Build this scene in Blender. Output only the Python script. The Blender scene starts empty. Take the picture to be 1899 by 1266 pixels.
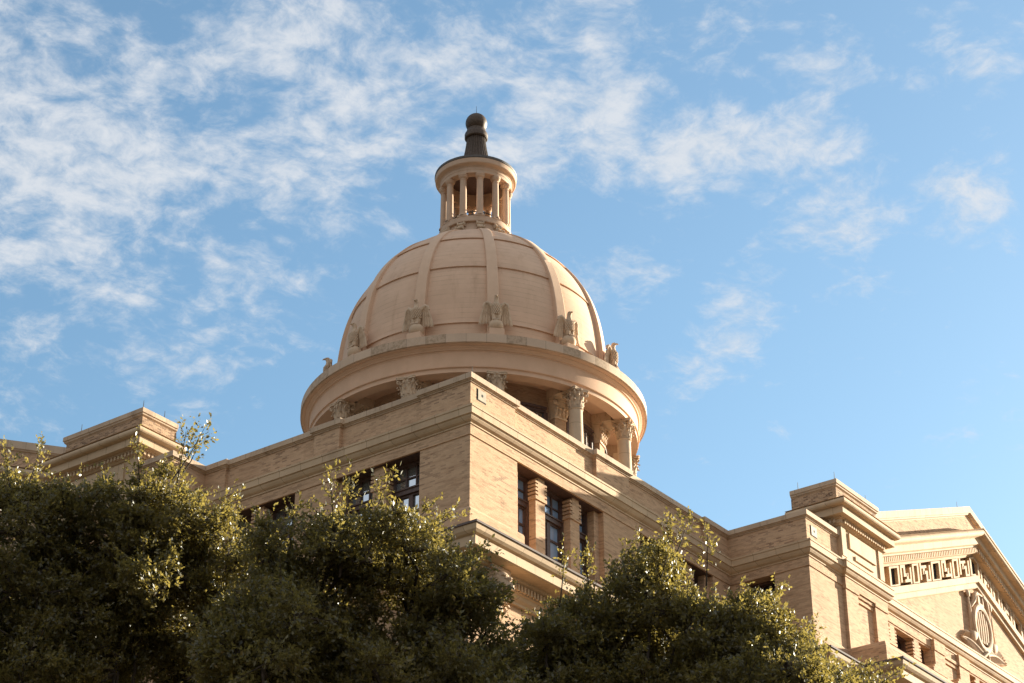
import bpy, bmesh, math, random
import numpy as np
from mathutils import Vector, Matrix
R = math.radians
PI = math.pi
SC = bpy.context.scene
COL = SC.collection
random.seed(7)

# ------------------------------------------------------------------ camera
CAM = Vector((-43.44243, -33.73063, 1.7))
CROT = Matrix(((0.59565, -0.38847, -0.70306), (-0.80325, -0.29013, -0.52022), (-0.00189, 0.8746, -0.48485)))
cam = bpy.data.cameras.new('camera')
cam.sensor_width = 36.0
FPX = 3748.51
cam.lens = FPX / 1899.0 * 36.0
cam.clip_start = 0.5
cam.clip_end = 3000
camo = bpy.data.objects.new('camera', cam)
COL.objects.link(camo)
cam.dof.use_dof = True
cam.dof.focus_distance = 85.0
cam.dof.aperture_fstop = 14.0
camo.matrix_world = Matrix.Translation(CAM) @ CROT.to_4x4()
SC.camera = camo


def at(px, py, t):
    """point of the place seen at photo pixel px,py, t metres from the camera"""
    d = CROT @ Vector(((px - 949.5) / FPX, -(py - 633.0) / FPX, -1.0))
    return CAM + d.normalized() * t


# ------------------------------------------------------------------ light
SUN_EL = 14.2
SUN_AZ = 107.2          # clockwise from +Y
EXPOSURE = 1.72
SKY_STRENGTH = 0.076
SUN_STRENGTH = 5.0
SKY_TINT = (0.93, 1.04, 0.98)     # the photograph's white balance
SC.view_settings.view_transform = 'Standard'
SC.view_settings.look = 'None'
SC.view_settings.exposure = EXPOSURE
SC.view_settings.gamma = 1.0
SC.view_settings.use_curve_mapping = False

sd = Vector((math.sin(R(SUN_AZ)) * math.cos(R(SUN_EL)), math.cos(R(SUN_AZ)) * math.cos(R(SUN_EL)), math.sin(R(SUN_EL))))
sl = bpy.data.lights.new('sun', 'SUN')
sl.energy = SUN_STRENGTH
sl.angle = R(0.5)
sl.color = (1.0, 0.92, 0.74)
so = bpy.data.objects.new('sun', sl)
COL.objects.link(so)
so.rotation_euler = sd.to_track_quat('Z', 'Y').to_euler()
so.location = (60, -60, 80)

world = bpy.data.worlds.new('World')
SC.world = world
world.use_nodes = True
WT = world.node_tree
WT.nodes.clear()


class NT:
    """small helper to write node trees"""
    def __init__(self, tree):
        self.t = tree

    def n(self, typ, **kw):
        nd = self.t.nodes.new(typ)
        for k, v in kw.items():
            if k.startswith('i_'):
                nd.inputs[k[2:].replace('_', ' ')].default_value = v
            else:
                setattr(nd, k, v)
        return nd

    def l(self, a, b):
        self.t.links.new(a, b)

    def math(self, op, a, b=None, c=None, clamp=False):
        nd = self.t.nodes.new('ShaderNodeMath')
        nd.operation = op
        nd.use_clamp = clamp
        for i, x in enumerate((a, b, c)):
            if x is None:
                continue
            if isinstance(x, (int, float)):
                nd.inputs[i].default_value = x
            else:
                self.l(x, nd.inputs[i])
        return nd.outputs[0]

    def vmath(self, op, a, b=None, scale=None):
        nd = self.t.nodes.new('ShaderNodeVectorMath')
        nd.operation = op
        for i, x in enumerate((a, b)):
            if x is None:
                continue
            if isinstance(x, (tuple, list)):
                nd.inputs[i].default_value = x
            else:
                self.l(x, nd.inputs[i])
        if scale is not None:
            if isinstance(scale, (int, float)):
                nd.inputs['Scale'].default_value = scale
            else:
                self.l(scale, nd.inputs['Scale'])
        return nd.outputs['Value'] if op in ('DISTANCE', 'DOT_PRODUCT', 'LENGTH') else nd.outputs[0]

    def mix(self, fac, a, b, typ='MIX'):
        nd = self.t.nodes.new('ShaderNodeMix')
        nd.data_type = 'RGBA'
        nd.blend_type = typ
        for sock, x in ((nd.inputs[0], fac), (nd.inputs[6], a), (nd.inputs[7], b)):
            if isinstance(x, (int, float)):
                sock.default_value = x
            elif isinstance(x, (tuple, list)):
                sock.default_value = tuple(x) + ((1.0,) if len(x) == 3 else ())
            else:
                self.l(x, sock)
        return nd.outputs[2]

    def ramp(self, fac, lo, hi, a=0.0, b=1.0):
        nd = self.t.nodes.new('ShaderNodeMapRange')
        nd.interpolation_type = 'SMOOTHSTEP'
        self.l(fac, nd.inputs[0])
        nd.inputs[1].default_value = lo
        nd.inputs[2].default_value = hi
        nd.inputs[3].default_value = a
        nd.inputs[4].default_value = b
        return nd.outputs[0]

    def noise(self, vec, scale, detail=4, rough=0.55, dist=0.0):
        nd = self.t.nodes.new('ShaderNodeTexNoise')
        nd.inputs['Scale'].default_value = scale
        nd.inputs['Detail'].default_value = detail
        nd.inputs['Roughness'].default_value = rough
        nd.inputs['Distortion'].default_value = dist
        if vec is not None:
            self.l(vec, nd.inputs['Vector'])
        return nd


def build_sky():
    w = NT(WT)
    out = w.n('ShaderNodeOutputWorld')
    bg = w.n('ShaderNodeBackground')
    bg.inputs[1].default_value = SKY_STRENGTH
    w.l(bg.outputs[0], out.inputs[0])
    sky = w.n('ShaderNodeTexSky', sky_type='NISHITA', sun_disc=False)
    sky.sun_elevation = R(SUN_EL)
    sky.sun_rotation = R(SUN_AZ)
    sky.altitude = 20
    sky.air_density = 1.0
    sky.dust_density = 1.0
    sky.ozone_density = 2.2
    tc = w.n('ShaderNodeTexCoord')
    dirv = tc.outputs['Generated']
    sep = w.n('ShaderNodeSeparateXYZ')
    w.l(dirv, sep.inputs[0])
    zz = w.math('MAXIMUM', sep.outputs[2], 0.02)
    cx = w.math('DIVIDE', sep.outputs[0], w.math('ADD', zz, 0.12))
    cy = w.math('DIVIDE', sep.outputs[1], w.math('ADD', zz, 0.12))
    cmb = w.n('ShaderNodeCombineXYZ')
    w.l(cx, cmb.inputs[0])
    w.l(cy, cmb.inputs[1])
    p = cmb.outputs[0]
    # warp, then two scales of cloud
    wn = w.noise(p, 6.0, 4, 0.55)
    warp = w.vmath('SCALE', w.vmath('SUBTRACT', wn.outputs['Color'], (0.5, 0.5, 0.5)), scale=0.07)
    pw = w.vmath('ADD', p, warp)
    rot = w.n('ShaderNodeMapping')
    rot.inputs['Rotation'].default_value = (0, 0, R(20))
    rot.inputs['Scale'].default_value = (1.0, 1.0, 1)
    w.l(pw, rot.inputs['Vector'])
    big = w.noise(rot.outputs[0], 12.0, 10, 0.60)
    fine = w.noise(rot.outputs[0], 38.0, 9, 0.64, 0.15)
    # where the banks of cloud stand in the sky: (direction, size, amount)
    banks = [((0.522, 0.644, 0.559), 0.086, 0.487), ((0.535, 0.670, 0.514), 0.054, 0.446), ((0.500, 0.650, 0.585), 0.065, 0.405), ((0.545, 0.605, 0.585), 0.049, 0.283),
             ((0.572, 0.550, 0.608), 0.065, 0.446), ((0.594, 0.580, 0.557), 0.059, 0.426), ((0.620, 0.507, 0.599), 0.065, 0.415), ((0.615, 0.545, 0.575), 0.043, 0.344),
             ((0.676, 0.457, 0.577), 0.054, 0.507), ((0.655, 0.480, 0.560), 0.049, 0.446), ((0.715, 0.413, 0.564), 0.043, 0.487), ((0.735, 0.378, 0.561), 0.045, 0.416),
             ((0.650, 0.450, 0.612), 0.054, 0.385), ((0.690, 0.400, 0.602), 0.052, 0.250), ((0.727, 0.349, 0.592), 0.030, 0.343), ((0.752, 0.293, 0.588), 0.036, 0.27),
             ((0.763, 0.365, 0.533), 0.038, 0.361), ((0.752, 0.385, 0.535), 0.025, 0.260), ((0.789, 0.309, 0.531), 0.035, 0.306), ((0.757, 0.420, 0.500), 0.028, 0.361), ((0.777, 0.380, 0.502), 0.025, 0.232),
             ((0.761, 0.431, 0.485), 0.021, 0.324), ((0.604, 0.617, 0.504), 0.052, 0.324), ((0.723, 0.468, 0.508), 0.032, 0.306), ((0.555, 0.665, 0.497), 0.052, 0.324),
             ((0.755, 0.455, 0.470), 0.025, 0.251), ((0.58, 0.66, 0.47), 0.052, 0.269), ((0.54, 0.70, 0.47), 0.052, 0.269), ((0.785, 0.365, 0.545), 0.021, 0.196)]
    sq = w.vmath('MULTIPLY', dirv, (1.0, 1.0, 1.7))
    cov = None
    for c, s, a in banks:
        v = Vector(c).normalized()
        d = w.vmath('DISTANCE', sq, (v.x, v.y, v.z * 1.7))
        g = w.math('MULTIPLY', w.ramp(d, s * 1.7, s * 0.1), a)
        cov = g if cov is None else w.math('MAXIMUM', cov, g)
    # wide white cloud bank added unseen behind the camera to brighten shaded walls
    back = w.vmath('DOT_PRODUCT', dirv, (-0.80, -0.52, 0.30))
    cov = w.math('MAXIMUM', cov, w.math('MULTIPLY', w.ramp(back, -0.35, 0.4), 0.75))
    nz = w.math('ADD', w.math('MULTIPLY', big.outputs['Fac'], 0.50), w.math('MULTIPLY', fine.outputs['Fac'], 0.50))
    dens = w.math('ADD', w.math('MULTIPLY_ADD', nz, 2.0, -0.50), cov)
    cl = w.ramp(dens, 0.62, 1.16)
    cl = w.math('MULTIPLY', cl, w.ramp(sep.outputs[2], 0.0, 0.12))
    # clouds give off the sun's light they scatter (sky brightness, in the units of the sky texture)
    ccol = w.mix(w.ramp(fine.outputs['Fac'], 0.3, 0.7), (2.75, 2.95, 3.2), (3.15, 3.25, 3.4))
    clear = w.mix(1.0, sky.outputs[0], SKY_TINT, 'MULTIPLY')
    col = w.mix(w.math('MULTIPLY', cl, 0.88), clear, ccol)
    # lowest sky dimmed in place of unseen city blocks that would hide it
    low = w.ramp(sep.outputs[2], 0.0, 0.30, 0.22, 1.0)
    dim = w.n('ShaderNodeVectorMath', operation='SCALE')
    w.l(col, dim.inputs[0])
    w.l(low, dim.inputs['Scale'])
    w.l(dim.outputs[0], bg.inputs[0])


build_sky()

# ------------------------------------------------------------------ materials
XC, YC = 30.12, 23.15            # axis of the dome


def new_mat(name):
    m = bpy.data.materials.new(name)
    m.use_nodes = True
    m.node_tree.nodes.clear()
    t = NT(m.node_tree)
    out = t.n('ShaderNodeOutputMaterial')
    bs = t.n('ShaderNodeBsdfPrincipled')
    t.l(bs.outputs[0], out.inputs[0])
    return m, t, bs


def wall_uv(t, polar=False):
    """(u along the wall, height) from the position on the building"""
    g = t.n('ShaderNodeNewGeometry')
    s = t.n('ShaderNodeSeparateXYZ')
    t.l(g.outputs['Position'], s.inputs[0])
    if polar:
        ang = t.math('ARCTAN2', t.math('SUBTRACT', s.outputs[1], YC), t.math('SUBTRACT', s.outputs[0], XC))
        u = t.math('MULTIPLY', ang, 8.0)
    else:
        u = t.math('ADD', s.outputs[0], s.outputs[1])
    c = t.n('ShaderNodeCombineXYZ')
    t.l(u, c.inputs[0])
    t.l(s.outputs[2], c.inputs[1])
    return c.outputs[0], g.outputs['Position'], s


def brick_mat(name, c1, c2, mortar, dark, polar=False):
    m, t, bs = new_mat(name)
    uv, pos, s = wall_uv(t, polar)
    b = t.n('ShaderNodeTexBrick')
    b.offset = 0.5
    t.l(uv, b.inputs['Vector'])
    b.inputs['Color1'].default_value = c1 + (1,)
    b.inputs['Color2'].default_value = c2 + (1,)
    b.inputs['Mortar'].default_value = mortar + (1,)
    b.inputs['Scale'].default_value = 1.0
    b.inputs['Mortar Size'].default_value = 0.0055
    b.inputs['Mortar Smooth'].default_value = 0.3
    b.inputs['Bias'].default_value = -0.1
    b.inputs['Brick Width'].default_value = 0.205
    b.inputs['Row Height'].default_value = 0.052
    # single burnt bricks: a random value per brick cell
    br = t.n('ShaderNodeTexBrick')
    br.offset = 0.5
    t.l(uv, br.inputs['Vector'])
    br.inputs['Color1'].default_value = (0, 0, 0, 1)
    br.inputs['Color2'].default_value = (1, 1, 1, 1)
    br.inputs['Mortar'].default_value = (0, 0, 0, 1)
    for k, v in (('Scale', 1.0), ('Mortar Size', 0.0055), ('Mortar Smooth', 0.3), ('Bias', 0.0), ('Brick Width', 0.205), ('Row Height', 0.052)):
        br.inputs[k].default_value = v
    bd = t.ramp(br.outputs['Color'], 0.62, 0.92)
    patch = t.noise(pos, 0.55, 3, 0.6)
    bd = t.math('MULTIPLY', bd, t.ramp(patch.outputs['Fac'], 0.38, 0.68, 0.10, 0.60))
    col = t.mix(bd, b.outputs['Color'], dark)
    # courses laid from different batches: long level streaks
    mc = t.n('ShaderNodeMapping')
    mc.inputs['Scale'].default_value = (0.9, 8.5, 1)
    t.l(uv, mc.inputs['Vector'])
    cn = t.noise(mc.outputs[0], 1.0, 4, 0.65)
    col = t.mix(t.ramp(cn.outputs['Fac'], 0.46, 0.72, 0.0, 0.75), col, (0.72, 0.66, 0.61), 'MULTIPLY')
    big = t.noise(pos, 0.35, 5, 0.6)
    col = t.mix(t.ramp(big.outputs['Fac'], 0.35, 0.75, 0.0, 0.3), col, (0.72, 0.68, 0.64), 'MULTIPLY')
    # long soft vertical streaks of dirt
    mp = t.n('ShaderNodeMapping')
    mp.inputs['Scale'].default_value = (2.2, 2.2, 0.18)
    t.l(pos, mp.inputs['Vector'])
    st = t.noise(mp.outputs[0], 1.6, 5, 0.65)
    col = t.mix(t.ramp(st.outputs['Fac'], 0.55, 0.8, 0.0, 0.35), col, (0.62, 0.56, 0.50), 'MULTIPLY')
    t.l(col, bs.inputs['Base Color'])
    bs.inputs['Roughness'].default_value = 0.88
    bs.inputs['Specular IOR Level'].default_value = 0.25
    bp = t.n('ShaderNodeBump')
    bp.inputs['Strength'].default_value = 0.55
    bp.inputs['Distance'].default_value = 0.012
    hn = t.noise(pos, 30, 3, 0.6)
    h = t.math('SUBTRACT', t.math('MULTIPLY', hn.outputs['Fac'], 0.6), b.outputs['Fac'])
    t.l(h, bp.inputs['Height'])
    t.l(bp.outputs[0], bs.inputs['Normal'])
    return m


def stone_mat(name, base, alt, joint_w=0.0, polar=False, streak=0.35, stain=0.4, stain_col=(0.42, 0.36, 0.31), stain_scale=1.2, rough=0.8, rows=0.0, blocks=0.0, courses=0.0):
    m, t, bs = new_mat(name)
    uv, pos, s = wall_uv(t, polar)
    n1 = t.noise(pos, 1.3, 6, 0.62)
    col = t.mix(t.ramp(n1.outputs['Fac'], 0.3, 0.72), base, alt)
    h = t.noise(pos, 14, 5, 0.65).outputs['Fac']
    if joint_w:
        b = t.n('ShaderNodeTexBrick')
        b.offset = 0.5 if rows else 0.0
        t.l(uv, b.inputs['Vector'])
        b.inputs['Color1'].default_value = (0.90, 0.88, 0.86, 1)
        b.inputs['Color2'].default_value = (1.06, 1.05, 1.03, 1)
        b.inputs['Mortar'].default_value = (0.42, 0.38, 0.34, 1)
        for k, v in (('Scale', 1.0), ('Mortar Size', 0.008), ('Mortar Smooth', 0.2), ('Bias', 0.0), ('Brick Width', joint_w), ('Row Height', rows if rows else 400.0)):
            b.inputs[k].default_value = v
        col = t.mix(1.0, col, b.outputs['Color'], 'MULTIPLY')
    if courses:
        # faint level courses
        sy = t.n('ShaderNodeSeparateXYZ')
        t.l(uv, sy.inputs[0])
        wn = t.n('ShaderNodeTexWhiteNoise', noise_dimensions='1D')
        t.l(t.math('FLOOR', t.math('DIVIDE', sy.outputs[1], courses)), wn.inputs['W'])
        fr0 = t.math('FRACT', t.math('DIVIDE', sy.outputs[1], courses))
        brk = t.noise(pos, 1.1, 4, 0.6)
        ln = t.math('MULTIPLY', t.math('LESS_THAN', fr0, 0.09), t.ramp(brk.outputs['Fac'], 0.42, 0.62, 0.05, 0.34))
        col = t.mix(t.math('MULTIPLY', wn.outputs['Value'], 0.14), col, (0.36, 0.235, 0.16))
        col = t.mix(ln, col, (0.22, 0.14, 0.10))
    if blocks:
        # every block of the ring has weathered differently
        sx = t.n('ShaderNodeSeparateXYZ')
        t.l(uv, sx.inputs[0])
        cell = t.math('FLOOR', t.math('DIVIDE', sx.outputs[0], blocks))
        wn = t.n('ShaderNodeTexWhiteNoise', noise_dimensions='1D')
        t.l(cell, wn.inputs['W'])
        dirty = t.ramp(wn.outputs['Value'], 0.2, 0.5)
        sp = t.noise(pos, 5.5, 6, 0.7)
        col = t.mix(t.math('MULTIPLY', dirty, t.ramp(sp.outputs['Fac'], 0.42, 0.62, 0.25, 0.85)), col, (0.33, 0.225, 0.14))
        fr = t.math('FRACT', t.math('DIVIDE', sx.outputs[0], blocks))
        j = t.math('LESS_THAN', fr, 0.022)
        col = t.mix(t.math('MULTIPLY', j, 0.6), col, (0.16, 0.11, 0.08))
    mp = t.n('ShaderNodeMapping')
    mp.inputs['Scale'].default_value = (1, 1, streak)
    t.l(pos, mp.inputs['Vector'])
    sn = t.noise(mp.outputs[0], stain_scale, 7, 0.68)
    col = t.mix(t.ramp(sn.outputs['Fac'], 0.52, 0.78, 0.0, stain), col, stain_col, 'MULTIPLY')
    t.l(col, bs.inputs['Base Color'])
    bs.inputs['Roughness'].default_value = rough
    bs.inputs['Specular IOR Level'].default_value = 0.3
    bp = t.n('ShaderNodeBump')
    bp.inputs['Strength'].default_value = 0.35
    bp.inputs['Distance'].default_value = 0.012
    t.l(h, bp.inputs['Height'])
    t.l(bp.outputs[0], bs.inputs['Normal'])
    return m


def plain_mat(name, col, rough=0.6, metal=0.0, spec=0.5, var=0.25, scale=6.0):
    m, t, bs = new_mat(name)
    g = t.n('ShaderNodeNewGeometry')
    n1 = t.noise(g.outputs['Position'], scale, 5, 0.6)
    c = t.mix(t.ramp(n1.outputs['Fac'], 0.3, 0.7), tuple(x * (1 - var) for x in col), tuple(min(1, x * (1 + var)) for x in col))
    t.l(c, bs.inputs['Base Color'])
    bs.inputs['Roughness'].default_value = rough
    bs.inputs['Metallic'].default_value = metal
    bs.inputs['Specular IOR Level'].default_value = spec
    return m


def glass_mat(name, tint, refl):
    m, t, bs = new_mat(name)
    bs.inputs['Base Color'].default_value = tint + (1,)
    bs.inputs['Roughness'].default_value = 0.25
    gl = t.n('ShaderNodeBsdfGlossy')
    gl.inputs['Roughness'].default_value = 0.04
    gl.inputs['Color'].default_value = (0.85, 0.9, 0.95, 1)
    mx = t.n('ShaderNodeMixShader')
    lw = t.n('ShaderNodeLayerWeight')
    lw.inputs['Blend'].default_value = 0.45
    t.l(t.math('ADD', t.math('MULTIPLY', lw.outputs['Fresnel'], 0.5), refl, clamp=True), mx.inputs[0])
    t.l(bs.outputs[0], mx.inputs[1])
    t.l(gl.outputs[0], mx.inputs[2])
    g = t.n('ShaderNodeNewGeometry')
    wv = t.noise(g.outputs['Position'], 1.3, 2, 0.5)
    bp = t.n('ShaderNodeBump')
    bp.inputs['Strength'].default_value = 0.06
    bp.inputs['Distance'].default_value = 0.05
    t.l(wv.outputs['Fac'], bp.inputs['Height'])
    t.l(bp.outputs[0], gl.inputs['Normal'])
    out = [n for n in t.t.nodes if n.type == 'OUTPUT_MATERIAL'][0]
    t.l(mx.outputs[0], out.inputs[0])
    return m


def leaf_mat():
    m, t, bs = new_mat('oak leaf')
    g = t.n('ShaderNodeNewGeometry')
    rnd = g.outputs['Random Per Island']
    c = t.mix(t.ramp(rnd, 0.0, 0.85), (0.038, 0.041, 0.013), (0.130, 0.108, 0.030))
    c = t.mix(t.ramp(rnd, 0.93, 0.96), c, (0.17, 0.105, 0.028))
    big = t.noise(g.outputs['Position'], 0.9, 3, 0.5)
    c = t.mix(t.ramp(big.outputs['Fac'], 0.35, 0.65, 0.0, 0.6), c, (0.075, 0.058, 0.016))
    t.l(c, bs.inputs['Base Color'])
    bs.inputs['Roughness'].default_value = 0.42
    bs.inputs['Specular IOR Level'].default_value = 0.7
    tr = t.n('ShaderNodeBsdfTranslucent')
    tr.inputs['Color'].default_value = (0.33, 0.255, 0.06, 1)
    mx = t.n('ShaderNodeMixShader')
    mx.inputs[0].default_value = 0.42
    t.l(bs.outputs[0], mx.inputs[1])
    t.l(tr.outputs[0], mx.inputs[2])
    out = [n for n in t.t.nodes if n.type == 'OUTPUT_MATERIAL'][0]
    t.l(mx.outputs[0], out.inputs[0])
    return m


M = {}
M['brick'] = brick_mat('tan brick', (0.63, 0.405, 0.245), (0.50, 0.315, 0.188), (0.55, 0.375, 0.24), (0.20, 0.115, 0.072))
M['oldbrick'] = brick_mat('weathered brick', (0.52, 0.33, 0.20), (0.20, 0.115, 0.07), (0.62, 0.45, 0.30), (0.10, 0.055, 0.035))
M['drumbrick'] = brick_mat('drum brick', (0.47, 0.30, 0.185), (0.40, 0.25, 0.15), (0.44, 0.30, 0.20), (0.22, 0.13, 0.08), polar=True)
M['stone'] = stone_mat('buff stone trim', (0.60, 0.43, 0.275), (0.51, 0.36, 0.225), joint_w=0.92)
M['coping'] = stone_mat('coping stone', (0.58, 0.425, 0.295), (0.49, 0.355, 0.245), joint_w=1.05, stain=0.8, stain_scale=3.0)
M['dome'] = stone_mat('dome terracotta', (0.70, 0.465, 0.315), (0.64, 0.42, 0.28), stain=0.6, streak=0.10, stain_col=(0.68, 0.63, 0.58), stain_scale=1.5, courses=0.30, polar=True)
M['rib'] = stone_mat('rib terracotta', (0.69, 0.465, 0.315), (0.635, 0.425, 0.285), stain=0.25, stain_col=(0.66, 0.60, 0.55), stain_scale=0.8)
M['entab'] = stone_mat('entablature terracotta', (0.68, 0.435, 0.285), (0.62, 0.395, 0.255), stain=0.2, stain_col=(0.62, 0.56, 0.52))
M['slab'] = stone_mat('slab blocks', (0.60, 0.43, 0.30), (0.54, 0.385, 0.27), polar=True, blocks=0.88, stain=0.2)
M['carved'] = stone_mat('carved limestone', (0.62, 0.455, 0.315), (0.49, 0.345, 0.225), stain=0.75, stain_col=(0.36, 0.30, 0.25), stain_scale=4.5)
M['column'] = stone_mat('column limestone', (0.60, 0.44, 0.30), (0.53, 0.38, 0.255), stain=0.4, stain_scale=2.0, joint_w=60.0, rows=1.05)
M['lantern'] = stone_mat('lantern terracotta', (0.58, 0.40, 0.28), (0.52, 0.35, 0.235), stain=0.3, stain_scale=1.6)
M['bronze'] = plain_mat('weathered bronze', (0.085, 0.055, 0.036), 0.55, 0.25, 0.4, 0.3, 9)
M['roofmetal'] = plain_mat('dark roof metal', (0.09, 0.075, 0.065), 0.6, 0.1)
M['lead'] = plain_mat('lead flashing', (0.13, 0.095, 0.085), 0.85, 0.0, 0.5, 0.2, 3)
M['wood'] = plain_mat('brown window wood', (0.095, 0.052, 0.038), 0.5, 0, 0.4, 0.25, 12)
M['glass_right'] = glass_mat('window glass with painted sky reflection', (0.30, 0.45, 0.66), 0.24)  # blue base colour stands in for the sky mirrored in the panes
M['glass_left'] = glass_mat('window glass with blinds', (0.26, 0.28, 0.26), 0.14)
M['glass_dark'] = glass_mat('dark window glass', (0.02, 0.018, 0.016), 0.04)
M['rod'] = plain_mat('lightning rod metal', (0.08, 0.075, 0.07), 0.5, 0.6)
M['leaf'] = leaf_mat()
M['bark'] = plain_mat('oak bark', (0.062, 0.046, 0.034), 0.9, 0, 0.2, 0.4, 14)
M['twig'] = plain_mat('oak twig', (0.16, 0.12, 0.085), 0.85, 0, 0.2, 0.3, 14)
M['asphalt'] = plain_mat('asphalt', (0.055, 0.053, 0.05), 0.9, 0, 0.3, 0.2, 2)
M['pavement'] = plain_mat('brick pavement', (0.105, 0.082, 0.06), 0.9, 0, 0.3, 0.15, 1)
M['lawn'] = plain_mat('dry lawn', (0.085, 0.075, 0.035), 0.95, 0, 0.2, 0.3, 0.6)
M['white'] = plain_mat('white painted metal', (0.78, 0.78, 0.78), 0.4, 0, 0.5, 0.03)
M['plate'] = plain_mat('grey scupper plate', (0.34, 0.275, 0.19), 0.7, 0, 0.4, 0.12, 5)
M['hole_shade'] = plain_mat('dark opening and shade', (0.012, 0.010, 0.009), 0.9)  # near black for openings and for the painted shadow behind the scupper plates
M['roofing'] = plain_mat('flat roof gravel', (0.25, 0.22, 0.19), 0.95)


# ------------------------------------------------------------------ mesh helpers
def FR(u, o, z):
    """right facade: u metres from the corner, o metres out of the wall"""
    return (u, -o, z)


def FL(u, o, z):
    """left facade"""
    return (-o, u, z)


def FW(x, y, z):
    return (x, y, z)


def side(F, u0, sgn=1):
    """frame of a face at u = u0 turned to the corner: runs along o"""
    return lambda u, o, z: F(u0 - o * sgn, u, z)


class MB:
    def __init__(self):
        self.v = []
        self.f = []

    def face(self, pts):
        i = len(self.v)
        self.v += [tuple(p) for p in pts]
        self.f.append(tuple(range(i, i + len(pts))))

    def grid(self, rows, close=False):
        """rows of equal length -> quads"""
        i = len(self.v)
        n = len(rows[0])
        for r in rows:
            self.v += [tuple(p) for p in r]
        for a in range(len(rows) - 1):
            for b in range(n if close else n - 1):
                c = (b + 1) % n
                self.f.append((i + a * n + b, i + a * n + c, i + (a + 1) * n + c, i + (a + 1) * n + b))

    def hexa(self, p):
        """8 points: bottom 4 round, top 4 round"""
        i = len(self.v)
        self.v += [tuple(q) for q in p]
        for f in ((3, 2, 1, 0), (4, 5, 6, 7), (0, 1, 5, 4), (1, 2, 6, 5), (2, 3, 7, 6), (3, 0, 4, 7)):
            self.f.append(tuple(i + k for k in f))

    def box(self, F, u0, u1, o0, o1, z0, z1):
        self.hexa([F(u0, o0, z0), F(u1, o0, z0), F(u1, o1, z0), F(u0, o1, z0), F(u0, o0, z1), F(u1, o0, z1), F(u1, o1, z1), F(u0, o1, z1)])

    def wall(self, F, u0, u1, z0, z1, o, ops=(), depth=0.62):
        us = sorted({u0, u1} | {a for p in ops for a in p[:2]})
        zs = sorted({z0, z1} | {a for p in ops for a in p[2:]})
        for a, b in zip(us, us[1:]):
            for c, d in zip(zs, zs[1:]):
                um, zm = (a + b) / 2, (c + d) / 2
                if any(p[0] < um < p[1] and p[2] < zm < p[3] for p in ops):
                    continue
                self.face([F(a, o, c), F(b, o, c), F(b, o, d), F(a, o, d)])
        for a, b, c, d in ops:
            i = o - depth
            self.face([F(a, o, c), F(a, i, c), F(a, i, d), F(a, o, d)])
            self.face([F(b, o, c), F(b, i, c), F(b, i, d), F(b, o, d)])
            self.face([F(a, o, c), F(b, o, c), F(b, i, c), F(a, i, c)])
            self.face([F(a, o, d), F(b, o, d), F(b, i, d), F(a, i, d)])

    def sweep(self, F, path, prof, pre=None, post=None, caps=True):
        """profile (k outwards, z) swept along a plan path (u, o); outward is to the left of the path in (u, o)"""
        P = [Vector(p) for p in path]
        ext = ([Vector(pre)] if pre else []) + P + ([Vector(post)] if post else [])
        off = 1 if pre else 0
        rows = []
        for j in range(len(P)):
            i = j + off
            dirs = []
            if i > 0:
                dirs.append((ext[i] - ext[i - 1]).normalized())
            if i < len(ext) - 1:
                dirs.append((ext[i + 1] - ext[i]).normalized())
            ns = [Vector((-d.y, d.x)) for d in dirs]
            if len(ns) == 1:
                mvec = ns[0]
            else:
                s = ns[0] + ns[1]
                mvec = s * (2.0 / s.length_squared) if s.length_squared > 1e-6 else ns[0]
            rows.append([F(P[j].x + mvec.x * k, P[j].y + mvec.y * k, z) for k, z in prof])
        self.grid(rows)
        if caps:
            self.face(rows[0])
            self.face(rows[-1])

    def revolve(self, prof, n=96, cx=XC, cy=YC, a0=0.0, a1=2 * PI):
        full = abs(a1 - a0 - 2 * PI) < 1e-6
        m = n if full else n + 1
        rows = []
        for r, z in prof:
            rows.append([(cx + r * math.cos(a0 + (a1 - a0) * i / n), cy + r * math.sin(a0 + (a1 - a0) * i / n), z) for i in range(m)])
        self.grid(rows, close=full)

    def tube(self, pts, rad, n=6, cap=True):
        pts = [Vector(p) for p in pts]
        rows = []
        up = Vector((0.13, 0.31, 0.94))
        for i, p in enumerate(pts):
            d = (pts[min(i + 1, len(pts) - 1)] - pts[max(i - 1, 0)]).normalized()
            a = d.cross(up)
            if a.length < 1e-3:
                a = d.cross(Vector((1, 0, 0)))
            a.normalize()
            b = d.cross(a)
            r = rad[i] if isinstance(rad, (list, tuple)) else rad
            rows.append([p + a * (r * math.cos(2 * PI * k / n)) + b * (r * math.sin(2 * PI * k / n)) for k in range(n)])
        self.grid(rows, close=True)
        if cap:
            self.face(rows[0])
            self.face(rows[-1])

    def blob(self, F, c, r, nu=10, nv=6, rot=None):
        """ellipsoid in the frame F, optional 3x3 rotation"""
        rows = []
        for j in range(nv + 1):
            t = PI * j / nv
            row = []
            for i in range(nu):
                a = 2 * PI * i / nu
                v = Vector((r[0] * math.sin(t) * math.cos(a), r[1] * math.sin(t) * math.sin(a), r[2] * math.cos(t)))
                if rot:
                    v = rot @ v
                row.append(F(c[0] + v.x, c[1] + v.y, c[2] + v.z))
            rows.append(row)
        self.grid(rows, close=True)

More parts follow.
